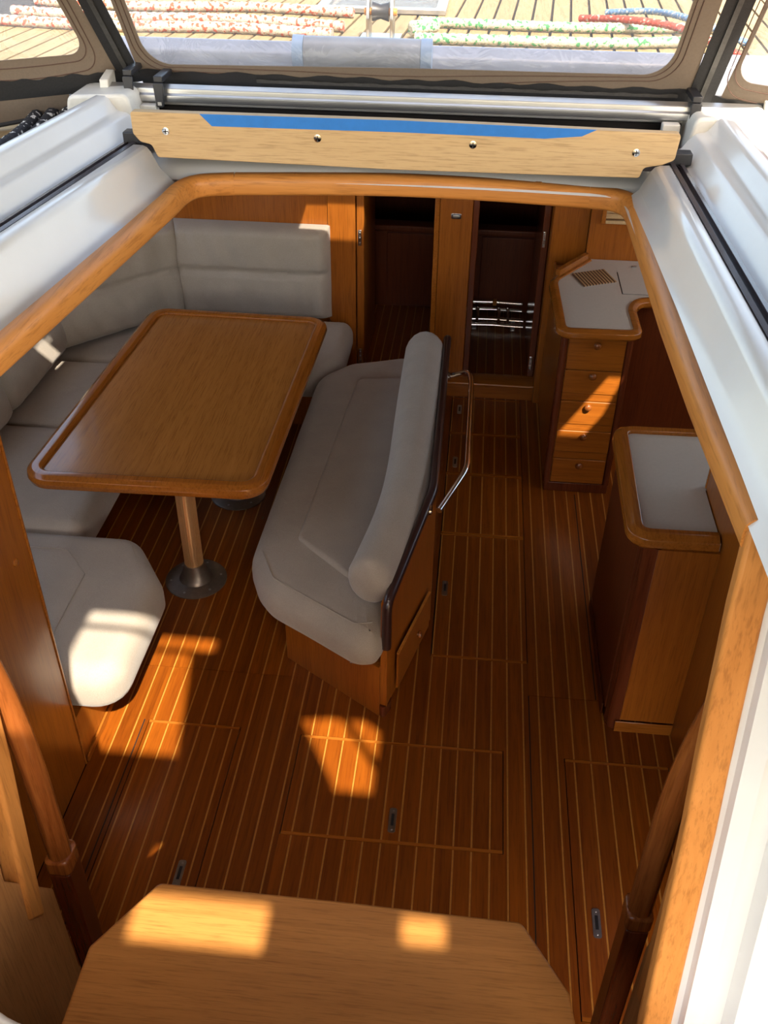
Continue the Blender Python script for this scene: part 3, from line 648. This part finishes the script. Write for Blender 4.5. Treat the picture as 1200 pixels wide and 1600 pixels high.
z2 = strip(dp, (.557, 2.228), (.628, 3.04), .066, 'zip_band', 'zip', .004)
strip(dp, (.559, 2.245), (.628, 3.04), .013, 'zip_teeth', 'ziptooth', .0085, par=z2, n=120)
strip(left_pt, (-.02, 2.243), (.50, 2.240), .048, 'zip_band', 'zip', .003, wavy=.003, n=40)
strip(right_pt, (-.01, 2.238), (.50, 2.236), .030, 'zip_band', 'zip', .003, wavy=.002, n=40)
for x, z in ((-.917, 2.246), (-.838, 2.232), (.531, 2.228)):
    y = 2.588
    pl = obj('zip_pull', prism_y(round_poly([(x - .010, z - .030), (x + .010, z - .030), (x + .014, z + .030), (x - .014, z + .030)], .006), y - .008, y), 'black', dg, bev=.002)
    obj('slider', box(x - .012, x + .012, y - .004, 2.70, z + .030, z + .046), 'black', pl, bev=.003)
    obj('eyelet', box(x - .005, x + .005, y - .0095, y - .008, z - .024, z - .016), 'steel', pl)
obj('lower_flap', fix((lambda q: ([v for v in q] + [(v[0] + .002, v[1] - .006, v[2]) for v in q], [[0, 1, 2, 3], [4, 5, 6, 7], [0, 1, 5, 4], [1, 2, 6, 5], [2, 3, 7, 6], [3, 0, 4, 7]]))([left_pt(.16, 2.222), left_pt(.48, 2.222), left_pt(.48, 2.150), left_pt(.19, 2.176)])), 'canvas', dg, smooth=False)
obj('flap_binding', tube([left_pt(.15, 2.222, .004), left_pt(.165, 2.178, .004), left_pt(.19, 2.170, .004), left_pt(.48, 2.146, .004)], .007, 8), 'zip', dg)
obj('roof_canvas', loft([[(x0 + (x1 - x0) * i / 8, y, 3.05 + .10 * math.sin(math.pi * (i / 8)) + .06 * (1 - abs(y - 1.3) / 1.1)) for i in range(9)] for y, x0, x1 in ((2.26, -1.2, .80), (1.9, -1.35, .82), (1.5, -1.6, 1.25), (.9, -1.7, 1.4), (.42, -1.7, 1.4))]), 'canvas', dg)
# added unseen awning behind, gaps cut to shape sun patches on steps and floor
AW = [(-.42, .07, .335, .41), (-.42, .07, -.21, .312), (.48, .80, -.30, .03), (.10, .385, -.70, -.595), (.67, .76, -.65, -.59)]
FILL = [[(.48, .03), (.48, -.30), (.66, -.30), (.655, -.27), (.497, .014), (.60, .03)], [(.80, .03), (.74, .03), (.80, -.02)], [(.645, .03), (.675, .03), (.80, -.15), (.80, -.20)], [(.07, -.21), (.07, .335), (-.025, .335), (.06, -.21)]]
aw = tag(obj('added_awning', join(slab_with_holes(-1.8, 2.2, -2.4, .415, 3.18, 3.186, AW), *[prism(f, 3.1805, 3.1855) for f in FILL]), 'canvas', smooth=False), 'added taupe canvas awning unseen behind the viewer, its gaps shaping the sun patches', 'awning')

# ------------------------------------------------------------------ things on deck beyond the windows
struct(obj('deck_breakwater', prism_x(round_poly([(2.79, 2.226), (2.795, 2.30), (2.83, 2.326), (2.87, 2.315), (2.90, 2.226)], .02, 4), -1.05, .78), 'ridge'), 'grey moulded breakwater in front of the sprayhood')
rl = thing('rolled_cover', 'short grey vinyl roll with pale blue ends on the breakwater', 'cover roll', (-.33, 2.76, 2.23))
obj('roll', tube([(-.48, 2.755, 2.312), (-.33, 2.755, 2.313), (-.17, 2.755, 2.312)], .042, 16, sx=.8), 'grey', rl)
obj('end_band', tube([(-.51, 2.755, 2.312), (-.481, 2.755, 2.312)], .044, 16, sx=.8), 'bluegrey', rl)
obj('end_band', tube([(-.169, 2.755, 2.312), (-.14, 2.755, 2.312)], .044, 16, sx=.8), 'bluegrey', rl)
bl = thing('deck_block', 'bronze and steel pulley block standing on deck behind the centre window', 'pulley block', (-.36, 3.6, 2.2))
for dx in (-.045, .035): obj('cheek_plate', prism_x(round_poly([(3.54, 2.201), (3.62, 2.201), (3.63, 2.27), (3.60, 2.33), (3.55, 2.33), (3.53, 2.27)], .012, 3), -.36 + dx, -.35 + dx), 'steel', bl, bev=.002)
obj('sheave', lathe([(.030, -.028), (.022, 0), (.030, .028)], (-.36, 3.58, 2.285), 18, 'x'), 'black', bl)
obj('pin', lathe([(.012, -.055), (.012, .055)], (-.36, 3.58, 2.285), 12, 'x'), 'trim_x', bl)
obj('base_plate', box(-.43, -.29, 3.50, 3.64, 2.2005, 2.21), 'steel', bl, bev=.003)
def rope(pts, r, mat, lab, grp):
    p = smooth_path(pts, 40); n = len(p); return tag(obj('rope', tube(p, r, 10, rfun=lambda q: r * (1 + .10 * math.sin(q * n * 1.9))), mat), lab, 'rope', grp)
rope([(-1.75, 3.62, 2.219), (-1.3, 3.57, 2.219), (-.9, 3.60, 2.219), (-.52, 3.54, 2.219)], .018, 'rope_red', 'nearest red-flecked white rope on deck behind the left part of the centre window', 'red-flecked ropes on deck')
rope([(-1.75, 3.80, 2.219), (-1.3, 3.74, 2.219), (-.9, 3.76, 2.219), (-.5, 3.68, 2.219)], .018, 'rope_red', 'middle of the three red-flecked white ropes on deck', 'red-flecked ropes on deck')
rope([(-1.75, 4.02, 2.219), (-1.3, 3.97, 2.219), (-.9, 4.02, 2.219), (-.5, 3.96, 2.219)], .018, 'rope_red', 'farthest red-flecked white rope on deck at the top of the photo', 'red-flecked ropes on deck')
rope([(-.24, 3.52, 2.219), (.05, 3.52, 2.219), (.4, 3.53, 2.219), (.75, 3.62, 2.219)], .017, 'rope_green', 'nearer green-flecked white rope behind the right part of the centre window', 'green-flecked ropes on deck')
rope([(-.24, 3.82, 2.219), (.05, 3.80, 2.219), (.4, 3.80, 2.219), (.80, 3.86, 2.219)], .017, 'rope_green', 'farther green-flecked white rope behind the right part of the centre window', 'green-flecked ropes on deck')
rope([(-.26, 3.60, 2.225), (-.18, 3.66, 2.23), (-.26, 3.70, 2.225), (-.17, 3.76, 2.225)], .016, 'rope_green', 'short green-flecked rope tail coiled beside the pulley block', 'green-flecked ropes on deck')
rope([(.34, 3.98, 2.219), (.50, 3.78, 2.25), (.66, 3.62, 2.25), (.80, 3.30, 2.225)], .012, 'rope_redsolid', 'thin red line crossing the green-flecked ropes at the right', 'lines at the right of the deck')
rope([(.45, 4.15, 2.215), (.60, 4.0, 2.245), (.70, 3.75, 2.26), (.86, 3.55, 2.225)], .011, 'rope_blue', 'thin blue line lying beside the red line at the right', 'lines at the right of the deck')
for i, (dx, nm) in enumerate(((0, 'black white-flecked rope nearest the left coaming'), (.040, 'middle black white-flecked rope along the left coaming'), (.080, 'outermost black white-flecked rope along the left coaming'))):
    rope([(-1.175 - dx, 1.5, 2.158), (-1.115 - dx, 2.0, 2.158), (-1.088 - dx, 2.4, 2.160), (-1.11 - dx, 2.645, 2.172)], .017, 'rope_black', nm, 'black control lines beside the left coaming')
tag(obj('red_cloth', loft([[(.735 + .006 * i, 2.60 - .06 * i, 2.226 + .006 * math.sin(i)) for i in range(7)], [(.80 + .006 * i, 2.57 - .06 * i, 2.18 + .01 * math.sin(i * 1.4)) for i in range(7)], [(.86 + .006 * i, 2.55 - .06 * i, 2.15) for i in range(7)]]), 'red'), 'scrap of red cloth hanging at the right end of the hatch garage', 'cloth')

# ------------------------------------------------------------------ companionway step and grab posts
SP = [(-.690, .62), (-.690, .995), (-.588, 1.152), (-.19, 1.150), (.199, 1.142), (.292, 1.000), (.302, .93), (.302, .62)]
st = thing('companionway_step', 'worn teak companionway tread with cut-off corners at the bottom of the photo', 'step', (-.195, .9, .90))
obj('tread', prism(round_poly(SP, [.0, .02, .02, 0, .02, .02, .01, .0], 4), .915, .950), 'step', st, bev=.006)
for x in (-.56, .16): obj('bearer', box(x - .015, x + .015, .642, 1.10, .80, .9145), 'teak_z', st, bev=.004)
for x, side, oth in ((-.868, 'left', -1), (.472, 'right', 1)):
    g = thing('grab_post', 'dark varnished upright grab post on the %s of the companionway steps' % side, 'grab post', (x, 1.255, .30), 'upright posts beside the companionway steps')
    obj('post', tube(smooth_path([(x, 1.255, .86), (x + oth * .002, 1.255, 1.20), (x + oth * .012, 1.25, 1.40), (x + oth * .034, 1.24, 1.58), (x + oth * .06, 1.22, 1.74)], 5), .028, 14), 'post', g)
    obj('bracket', prism(round_poly([(x - .030, 1.222), (x + .030, 1.222), (x + .030, 1.292), (x - .030, 1.292)], .014, 3), .815, .868), 'post', g, bev=.008)
    obj('lower_post', box(x - .026, x + .026, 1.225, 1.290, .0, .8145), 'dark_z', g, bev=.006)
    obj('top_bracket', box(x + oth * .06 - .03, x + oth * .06 + .03, 1.17, 1.25, 1.74, 1.79), 'post', g, bev=.008)

# ------------------------------------------------------------------ settee
se = thing('settee', 'U-shaped teak settee base along the port side', 'settee', (-1.8, 3.6, 0))
obj('plinth', prism([(-2.35, 2.18), (-1.285, 2.18), (-1.285, 2.698), (-1.765, 2.698), (-1.765, 4.62), (-.76, 4.62), (-.76, 5.10), (-2.35, 5.10)], 0, .235), 'teak_z', se, smooth=False, bev=.003)
obj('skirting', box(-1.2845, -1.276, 2.18, 2.698, .0, .030), 'edge_y', se, bev=.002)
def seam(parent, pts, r=.0022): obj('seam', tube(pts, r, 5), 'fabric', parent)
def seat(name, outline, rr, lab, z0=.24, z1=.448, r=.075, crown=.012, tuck=.02):
    return tag(obj(name, cushion(round_poly(outline, rr, 6), z0, z1, r, crown, wob=.004, tuck=tuck), 'fabric', ang=80), lab, 'cushion', 'settee seat cushions')
s1 = seat('seat_cushion', [(-2.29, 2.185), (-1.105, 2.185), (-1.10, 2.72), (-1.28, 2.985), (-2.29, 2.985)], [.05, .12, .12, .12, .05], 'grey settee seat cushion nearest the viewer, sun on its front', r=.08, crown=.006)
seam(s1, [(-1.98, 2.84, .4545), (-1.52, 2.84, .4545), (-1.40, 2.70, .4545), (-1.40, 2.30, .4545)])
seam(s1, [(-1.28, 2.90, .4455), (-1.215, 2.78, .4440), (-1.20, 2.30, .4440)])
s2 = seat('seat_cushion', [(-2.29, 2.99), (-1.53, 2.99), (-1.53, 3.775), (-2.29, 3.775)], [.03, .06, .03, .03], 'grey port seat cushion beside the near end of the table', r=.07)
s3 = seat('seat_cushion', [(-2.29, 3.78), (-1.53, 3.78), (-1.53, 4.44), (-2.29, 4.44)], .03, 'grey port seat cushion beside the far end of the table', r=.07)
s4 = seat('seat_cushion', [(-2.29, 4.445), (-1.40, 4.445), (-.78, 4.445), (-.655, 4.62), (-.655, 5.10), (-2.29, 5.10)], [.03, 0, .10, .10, .06, .03], 'grey forward seat cushion with rounded end beyond the table', r=.085)
bk = 'settee backrest cushions'
tag(obj('back_cushion', pad((-1.665, 5.105, .45), (-.785, 5.105, .45), (-.785, 5.117, .985), (-1.665, 5.117, .985), (0, -1, .08), .125, .055, (.52,), .014, 1, (0, 1)), 'fabric', ang=80), 'grey forward backrest cushion with a horizontal crease, against the bulkhead', 'cushion', bk)
tag(obj('back_cushion', pad((-2.22, 4.515, .45), (-1.672, 5.095, .45), (-1.672, 5.112, .985), (-2.30, 4.515, .985), (.70, -.68, .10), .115, .055, (.52,), .014, 5, (0, 1)), 'fabric', ang=80), 'grey angled corner backrest cushion between port and forward backrests', 'cushion', bk)
tag(obj('back_cushion', pad((-2.215, 3.80, .45), (-2.215, 4.51, .45), (-2.31, 4.51, .985), (-2.31, 3.80, .985), (1, 0, .15), .115, .055, (), .010, 8, (1,)), 'fabric', ang=80), 'grey port backrest cushion next to the corner, with a slim sun streak', 'cushion', bk)
tag(obj('back_cushion', pad((-2.215, 2.95, .45), (-2.215, 3.795, .45), (-2.31, 3.795, .985), (-2.31, 2.95, .985), (1, 0, .15), .115, .055, (), .010, 12, ()), 'fabric', ang=80), 'grey port backrest cushion at the left edge of the photo', 'cushion', bk)

# ------------------------------------------------------------------ saloon table
TB = [(-1.715, 2.965), (-.752, 2.985), (-.722, 4.545), (-1.648, 4.56)]
tb = thing('saloon_table', 'varnished teak saloon table with raised rim on two metal pedestals', 'table', (-1.2, 3.75, 0))
ol = round_poly(TB, .10, 10)
top = obj('tabletop', prism(ol, .655, .690), 'table', tb, smooth=False)
ccw = ol
prim = round_poly([(-.052, .004), (-.052, .014), (-.040, .020), (-.012, .020), (.008, .008), (.012, -.012), (.004, -.036), (-.02, -.042)], .004, 2)
obj('raised_rim', sweep([(x, y, .688) for x, y in ccw], prim, True), 'edge_y', top, ang=50)
for x, y in ((-1.149, 3.232), (-1.105, 3.905)):
    lg = obj('leg', lathe([(.040, .0), (.040, .56)], (x, y, .095), 28), 'leg', tb, label='ribbed champagne-coloured metal table pedestal')
    for k in range(28):
        a = 2 * math.pi * k / 28; obj('rib', box(x + .0405 * math.cos(a) - .0012, x + .0405 * math.cos(a) + .0012, y + .0405 * math.sin(a) - .0012, y + .0405 * math.sin(a) + .0012, .10, .65), 'leg', lg, smooth=False) if math.sin(a) < .35 else None
    fl = obj('flange', lathe([(.138, .0), (.138, .006), (.130, .010), (.075, .016), (.062, .03), (.054, .06), (.048, .085), (.046, .10)], (x, y, .0005), 40), 'bronze', tb, label='dark round pedestal flange screwed to the floor')
    for k in range(6):
        a = 2 * math.pi * k / 6 + .3; obj('screw', lathe([(.006, 0), (.004, .002)], (x + .112 * math.cos(a), y + .112 * math.sin(a), .0125), 10), 'alu', fl)
    obj('socket', lathe([(.10, 0), (.10, .012), (.05, .04)], (x, y, .612), 24), 'bronze', tb)

# ------------------------------------------------------------------ centre-line bench
bn = thing('aisle_bench', 'teak centre bench with plum-capped back, drawer and chrome handrail', 'bench', (-.36, 3.5, 0))
obj('base', prism([(-.648, 2.785), (-.240, 2.512), (-.120, 3.0), (-.120, 4.45), (-.648, 4.45)], 0, .262), 'teak_z', bn, smooth=False, bev=.003)
# back board: angled near leaf and straight aisle leaf
A0, A1, A2 = (-.212, 2.518), (-.074, 3.03), (-.078, 4.28)
def leaf(p, q, za0, za1, zb0, zb1, th):
    d = Vector((q[0] - p[0], q[1] - p[1])).normalized(); n = Vector((-d.y, d.x)) * th
    V = [(p[0], p[1], za0), (q[0], q[1], zb0), (q[0], q[1], zb1), (p[0], p[1], za1)]
    V += [(x + n.x, y + n.y, z) for x, y, z in V]
    return fix((V, [[0, 1, 2, 3], [4, 5, 6, 7], [0, 1, 5, 4], [1, 2, 6, 5], [2, 3, 7, 6], [3, 0, 4, 7]]))
obj('back_board', leaf(A0, A1, .05, .575, .05, .715, .026), 'teak_z', bn, smooth=False)
obj('back_board', leaf(A1, A2, .05, .715, .05, .765, .026), 'dark_z', bn, smooth=False)
cp_path = fillet_path([(A0[0] - .004, A0[1] + .006, .36), (A0[0] - .004, A0[1] + .006, .578), (A1[0] - .013, A1[1], .722), (A2[0] - .013, A2[1] - .02, .772), (A2[0] - .013, A2[1] + .005, .70)], .04, 5)
obj('capping', tube(cp_path, .0185, 10), 'cap', bn)
dr = obj('drawer', leaf((A0[0] + .030, A0[1] + .068), (A0[0] + .128, A0[1] + .432), .085, .270, .085, .270, -.008), 'teak_x', bn, smooth=False, bev=.002)
obj('knob', lathe([(.006, 0), (.006, .010), (.016, .013), (.015, .022), (.004, .025)], (-.123, 2.80, .175), 14, 'x'), 'post', dr)
obj('drawer_edge', leaf((A0[0] + .030, A0[1] + .066), (A0[0] + .128, A0[1] + .430), .272, .277, .272, .277, -.010), 'holly', dr, smooth=False)
obj('corner_foot', prism(round_poly([(-.262, 2.545), (-.222, 2.500), (-.195, 2.560), (-.225, 2.60)], .01, 3), 0.0, .055), 'dark_z', bn)
hr = obj('handrail', tube(fillet_path([(-.072, 3.99, .70), (.020, 3.99, .735), (.036, 3.90, .735), (.036, 3.17, .735), (-.060, 2.93, .70)], .045, 6), .0125, 12), 'chrome', bn, label='polished chrome handrail on the back of the bench')
obj('rail_socket', lathe([(.022, 0), (.020, .008), (.013, .012)], (-.0735, 3.99, .70), 16, 'x'), 'chrome', hr)
obj('rail_socket', lathe([(.022, 0), (.020, .008), (.013, .012)], (-.096, 2.945, .69), 16, 'x'), 'chrome', hr)
BC = [(-.800, 2.90), (-.715, 2.70), (-.32, 2.455), (-.238, 2.475), (-.135, 2.98), (-.130, 4.62), (-.34, 4.67), (-.62, 4.56), (-.765, 4.40)]
bs = tag(obj('bench_seat_cushion', cushion(round_poly(BC, [.25, .25, .11, .05, .1, .06, .12, .15, .2], 8), .258, .468, .095, .010, wob=.004, tuck=.03), 'fabric', ang=80), 'long grey seat cushion on the centre bench', 'cushion')
ins = round_poly([(-.62, 2.98), (-.36, 2.74), (-.285, 2.86), (-.20, 3.10), (-.20, 4.36), (-.54, 4.32)], .05, 5)
obj('inset_panel', cushion(ins, .445, .489, .020, .010), 'fabric', bs, ang=80)
obj('seam', tube([(x, y, .4655) for x, y in round_poly([(-.745, 2.90), (-.675, 2.745), (-.33, 2.525), (-.27, 2.54)], [0, .05, .04, 0], 5)], .003, 5), 'fabric', bs)
bp = smooth_path([(-.297, 2.575, .600), (-.262, 2.72, .612), (-.216, 2.95, .635), (-.194, 3.20, .655), (-.192, 3.6, .680), (-.192, 4.0, .700), (-.192, 4.24, .708)], 8)
def brad(s):
    d = min(s, 1 - s) * 1.66
    return .126 * (math.sqrt(max(.015, 1 - (1 - d / .11) ** 2)) if d < .11 else 1.0) * (.84 + .16 * min(1, s * 1.4))
tag(obj('bench_back_cushion', tube(bp, .1, 20, rfun=brad, sx=.78), 'fabric', ang=80), 'fat grey bolster backrest on the centre bench', 'cushion')

# ------------------------------------------------------------------ galley: drawer cabinet and counter
dc = thing('drawer_cabinet', 'tall teak cabinet with five drawers under the pale counter', 'cabinet', (.6, 4.5, 0))
obj('carcass', box(.452, .762, 4.135, 4.96, .055, .882), 'teak_z', dc, smooth=False, bev=.003)
obj('corner_post', prism(round_poly([(.440, 4.118), (.474, 4.118), (.474, 4.16), (.440, 4.16)], .010, 3), .055, .884), 'dark_z', dc)
obj('corner_post', prism(round_poly([(.742, 4.118), (.772, 4.118), (.772, 4.16), (.742, 4.16)], .010, 3), .055, .884), 'dark_z', dc)
obj('plinth', box(.447, .768, 4.124, 4.96, .0, .0545), 'dark_z', dc, bev=.004)
for z0, z1, zk, plug in ((.705, .868, .838, 0), (.578, .700, .678, 0), (.407, .533, .511, 0), (.246, .366, .343, 0), (.060, .200, .172, 0)):
    d = obj('drawer', box(.4765, .7395, 4.121, 4.1345, z0, z1), 'teak_x', dc, smooth=False, bev=.0025)
    obj('knob', knob_geo((.607, 4.121, zk), .018), 'post', d, label='round turned wooden knob with button centre')
for z0, z1 in ((.536, .575), (.369, .404), (.203, .243)): obj('rail', box(.4765, .7395, 4.126, 4.1345, z0, z1), 'teak_x', dc, smooth=False, bev=.002)
obj('side_panel', box(.443, .4515, 4.165, 5.0, .055, .882), 'teak_z', dc, smooth=False)
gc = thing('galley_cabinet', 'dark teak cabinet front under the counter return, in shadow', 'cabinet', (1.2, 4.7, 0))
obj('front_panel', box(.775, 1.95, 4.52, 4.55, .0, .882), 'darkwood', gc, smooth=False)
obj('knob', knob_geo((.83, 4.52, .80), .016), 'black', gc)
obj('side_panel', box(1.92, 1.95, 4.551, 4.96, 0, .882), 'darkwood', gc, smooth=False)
CT = [(.425, 4.075), (.790, 4.085), (.785, 4.37), (.835, 4.462), (1.95, 4.475), (1.95, 4.965), (.605, 4.965), (.408, 4.66)]
ct = thing('galley_counter', 'pale L-shaped counter with a rounded teak edge above the drawers', 'counter', (.8, 4.6, .885))
CO = round_poly(CT, [.05, .05, .05, .05, 0, 0, 0, .03], 6)
obj('laminate', prism(CO, .888, .920), 'lam', ct, smooth=False)
ep = [(.425, 4.075), (.790, 4.085), (.785, 4.37), (.835, 4.462), (1.95, 4.475)]
er = fillet_path([(p[0], p[1], .905) for p in [(.605, 4.955), (.408, 4.66)] + ep], .06, 6)
EP = round_poly([(-.030, .010), (-.030, .022), (-.008, .024), (.012, .012), (.014, -.010), (.004, -.022), (-.02, -.020)], .004, 2)
obj('edge_moulding', sweep(er, EP), 'edge_x', ct, ang=50)
obj('end_fillet', sweep([(.44, 4.70, .93), (.60, 4.945, .93)], [(-.012, 0), (.012, 0), (.012, .03), (-.012, .03)]), 'edge_y', ct)
ld = obj('lid', box(.752, 1.20, 4.53, 4.80, .9202, .9225), 'lam', ct, smooth=False)
obj('lid_joint', join(box(.7475, .7515, 4.53, 4.80, .9201, .9208), box(.7475, 1.2, 4.526, 4.5295, .9201, .9208)), 'joint', ld, smooth=False)
obj('lid_latch', box(.83, .855, 4.87, 4.885, .9203, .928), 'alu', ct, bev=.002)
bm_ = thing('slatted_mat', 'striped wooden slat mat lying on the pale counter', 'slat mat', (.62, 4.69, .9205))
p00, p10, p01 = Vector((.515, 4.745)), Vector((.685, 4.825)), Vector((.565, 4.59))
for i in range(22):
    a = p00.lerp(p10, i / 22); b = p00.lerp(p10, (i + .8) / 22); o = p01 - p00
    obj('slat', prism([tuple(a), tuple(b), tuple(b + o), tuple(a + o)], .9206, .9256), 'stripe_l' if i % 2 else 'stripe_d', bm_, smooth=False)

# ------------------------------------------------------------------ starboard aft cabinet with worktop
ac = thing('corner_cabinet', 'tall dark teak cabinet at the right with a pale worktop and rounded edge', 'cabinet', (.8, 2.9, 0))
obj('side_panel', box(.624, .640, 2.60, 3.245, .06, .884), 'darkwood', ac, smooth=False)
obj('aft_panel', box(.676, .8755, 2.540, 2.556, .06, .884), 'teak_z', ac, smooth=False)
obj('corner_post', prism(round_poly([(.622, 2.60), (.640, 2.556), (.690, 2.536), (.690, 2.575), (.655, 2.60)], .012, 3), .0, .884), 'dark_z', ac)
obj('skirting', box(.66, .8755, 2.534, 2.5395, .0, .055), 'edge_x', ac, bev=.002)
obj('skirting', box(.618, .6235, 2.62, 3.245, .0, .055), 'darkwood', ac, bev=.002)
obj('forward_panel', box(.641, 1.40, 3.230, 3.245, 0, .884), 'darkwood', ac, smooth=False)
WT = [(.590, 2.59), (.640, 2.545), (.872, 2.552), (.872, 2.86), (1.40, 2.90), (1.40, 3.262), (.602, 3.25)]
wt = obj('worktop', prism(round_poly(WT, [.02, .03, 0, 0, 0, 0, .05], 5), .888, .918), 'lam', ac, smooth=False)
er = fillet_path([(1.40, 3.262, .904), (.600, 3.25, .904), (.588, 2.558, .904), (.868, 2.562, .904)], .07, 7)
obj('edge_moulding', sweep(er, [(u * 1.25, w * 1.3) for u, w in EP]), 'edge_y', wt, ang=50)
lp = thing('locker_partition', 'upright teak partition rising behind the worktop at the right', 'partition', (.89, 2.4, 0))
obj('panel', box(.876, .896, 1.75, 2.868, .0, 1.07), 'teak_z', lp, smooth=False)
obj('edge_strip', box(.873, .899, 2.8685, 2.880, .918, 1.082), 'edge_y', lp, bev=.003)
obj('cap_strip', box(.873, .899, 1.75, 2.868, 1.0705, 1.084), 'edge_y', lp, bev=.003)
obj('locker_back', box(1.10, 1.13, 1.75, 2.868, .0, 1.20), 'darkwood', lp, smooth=False)
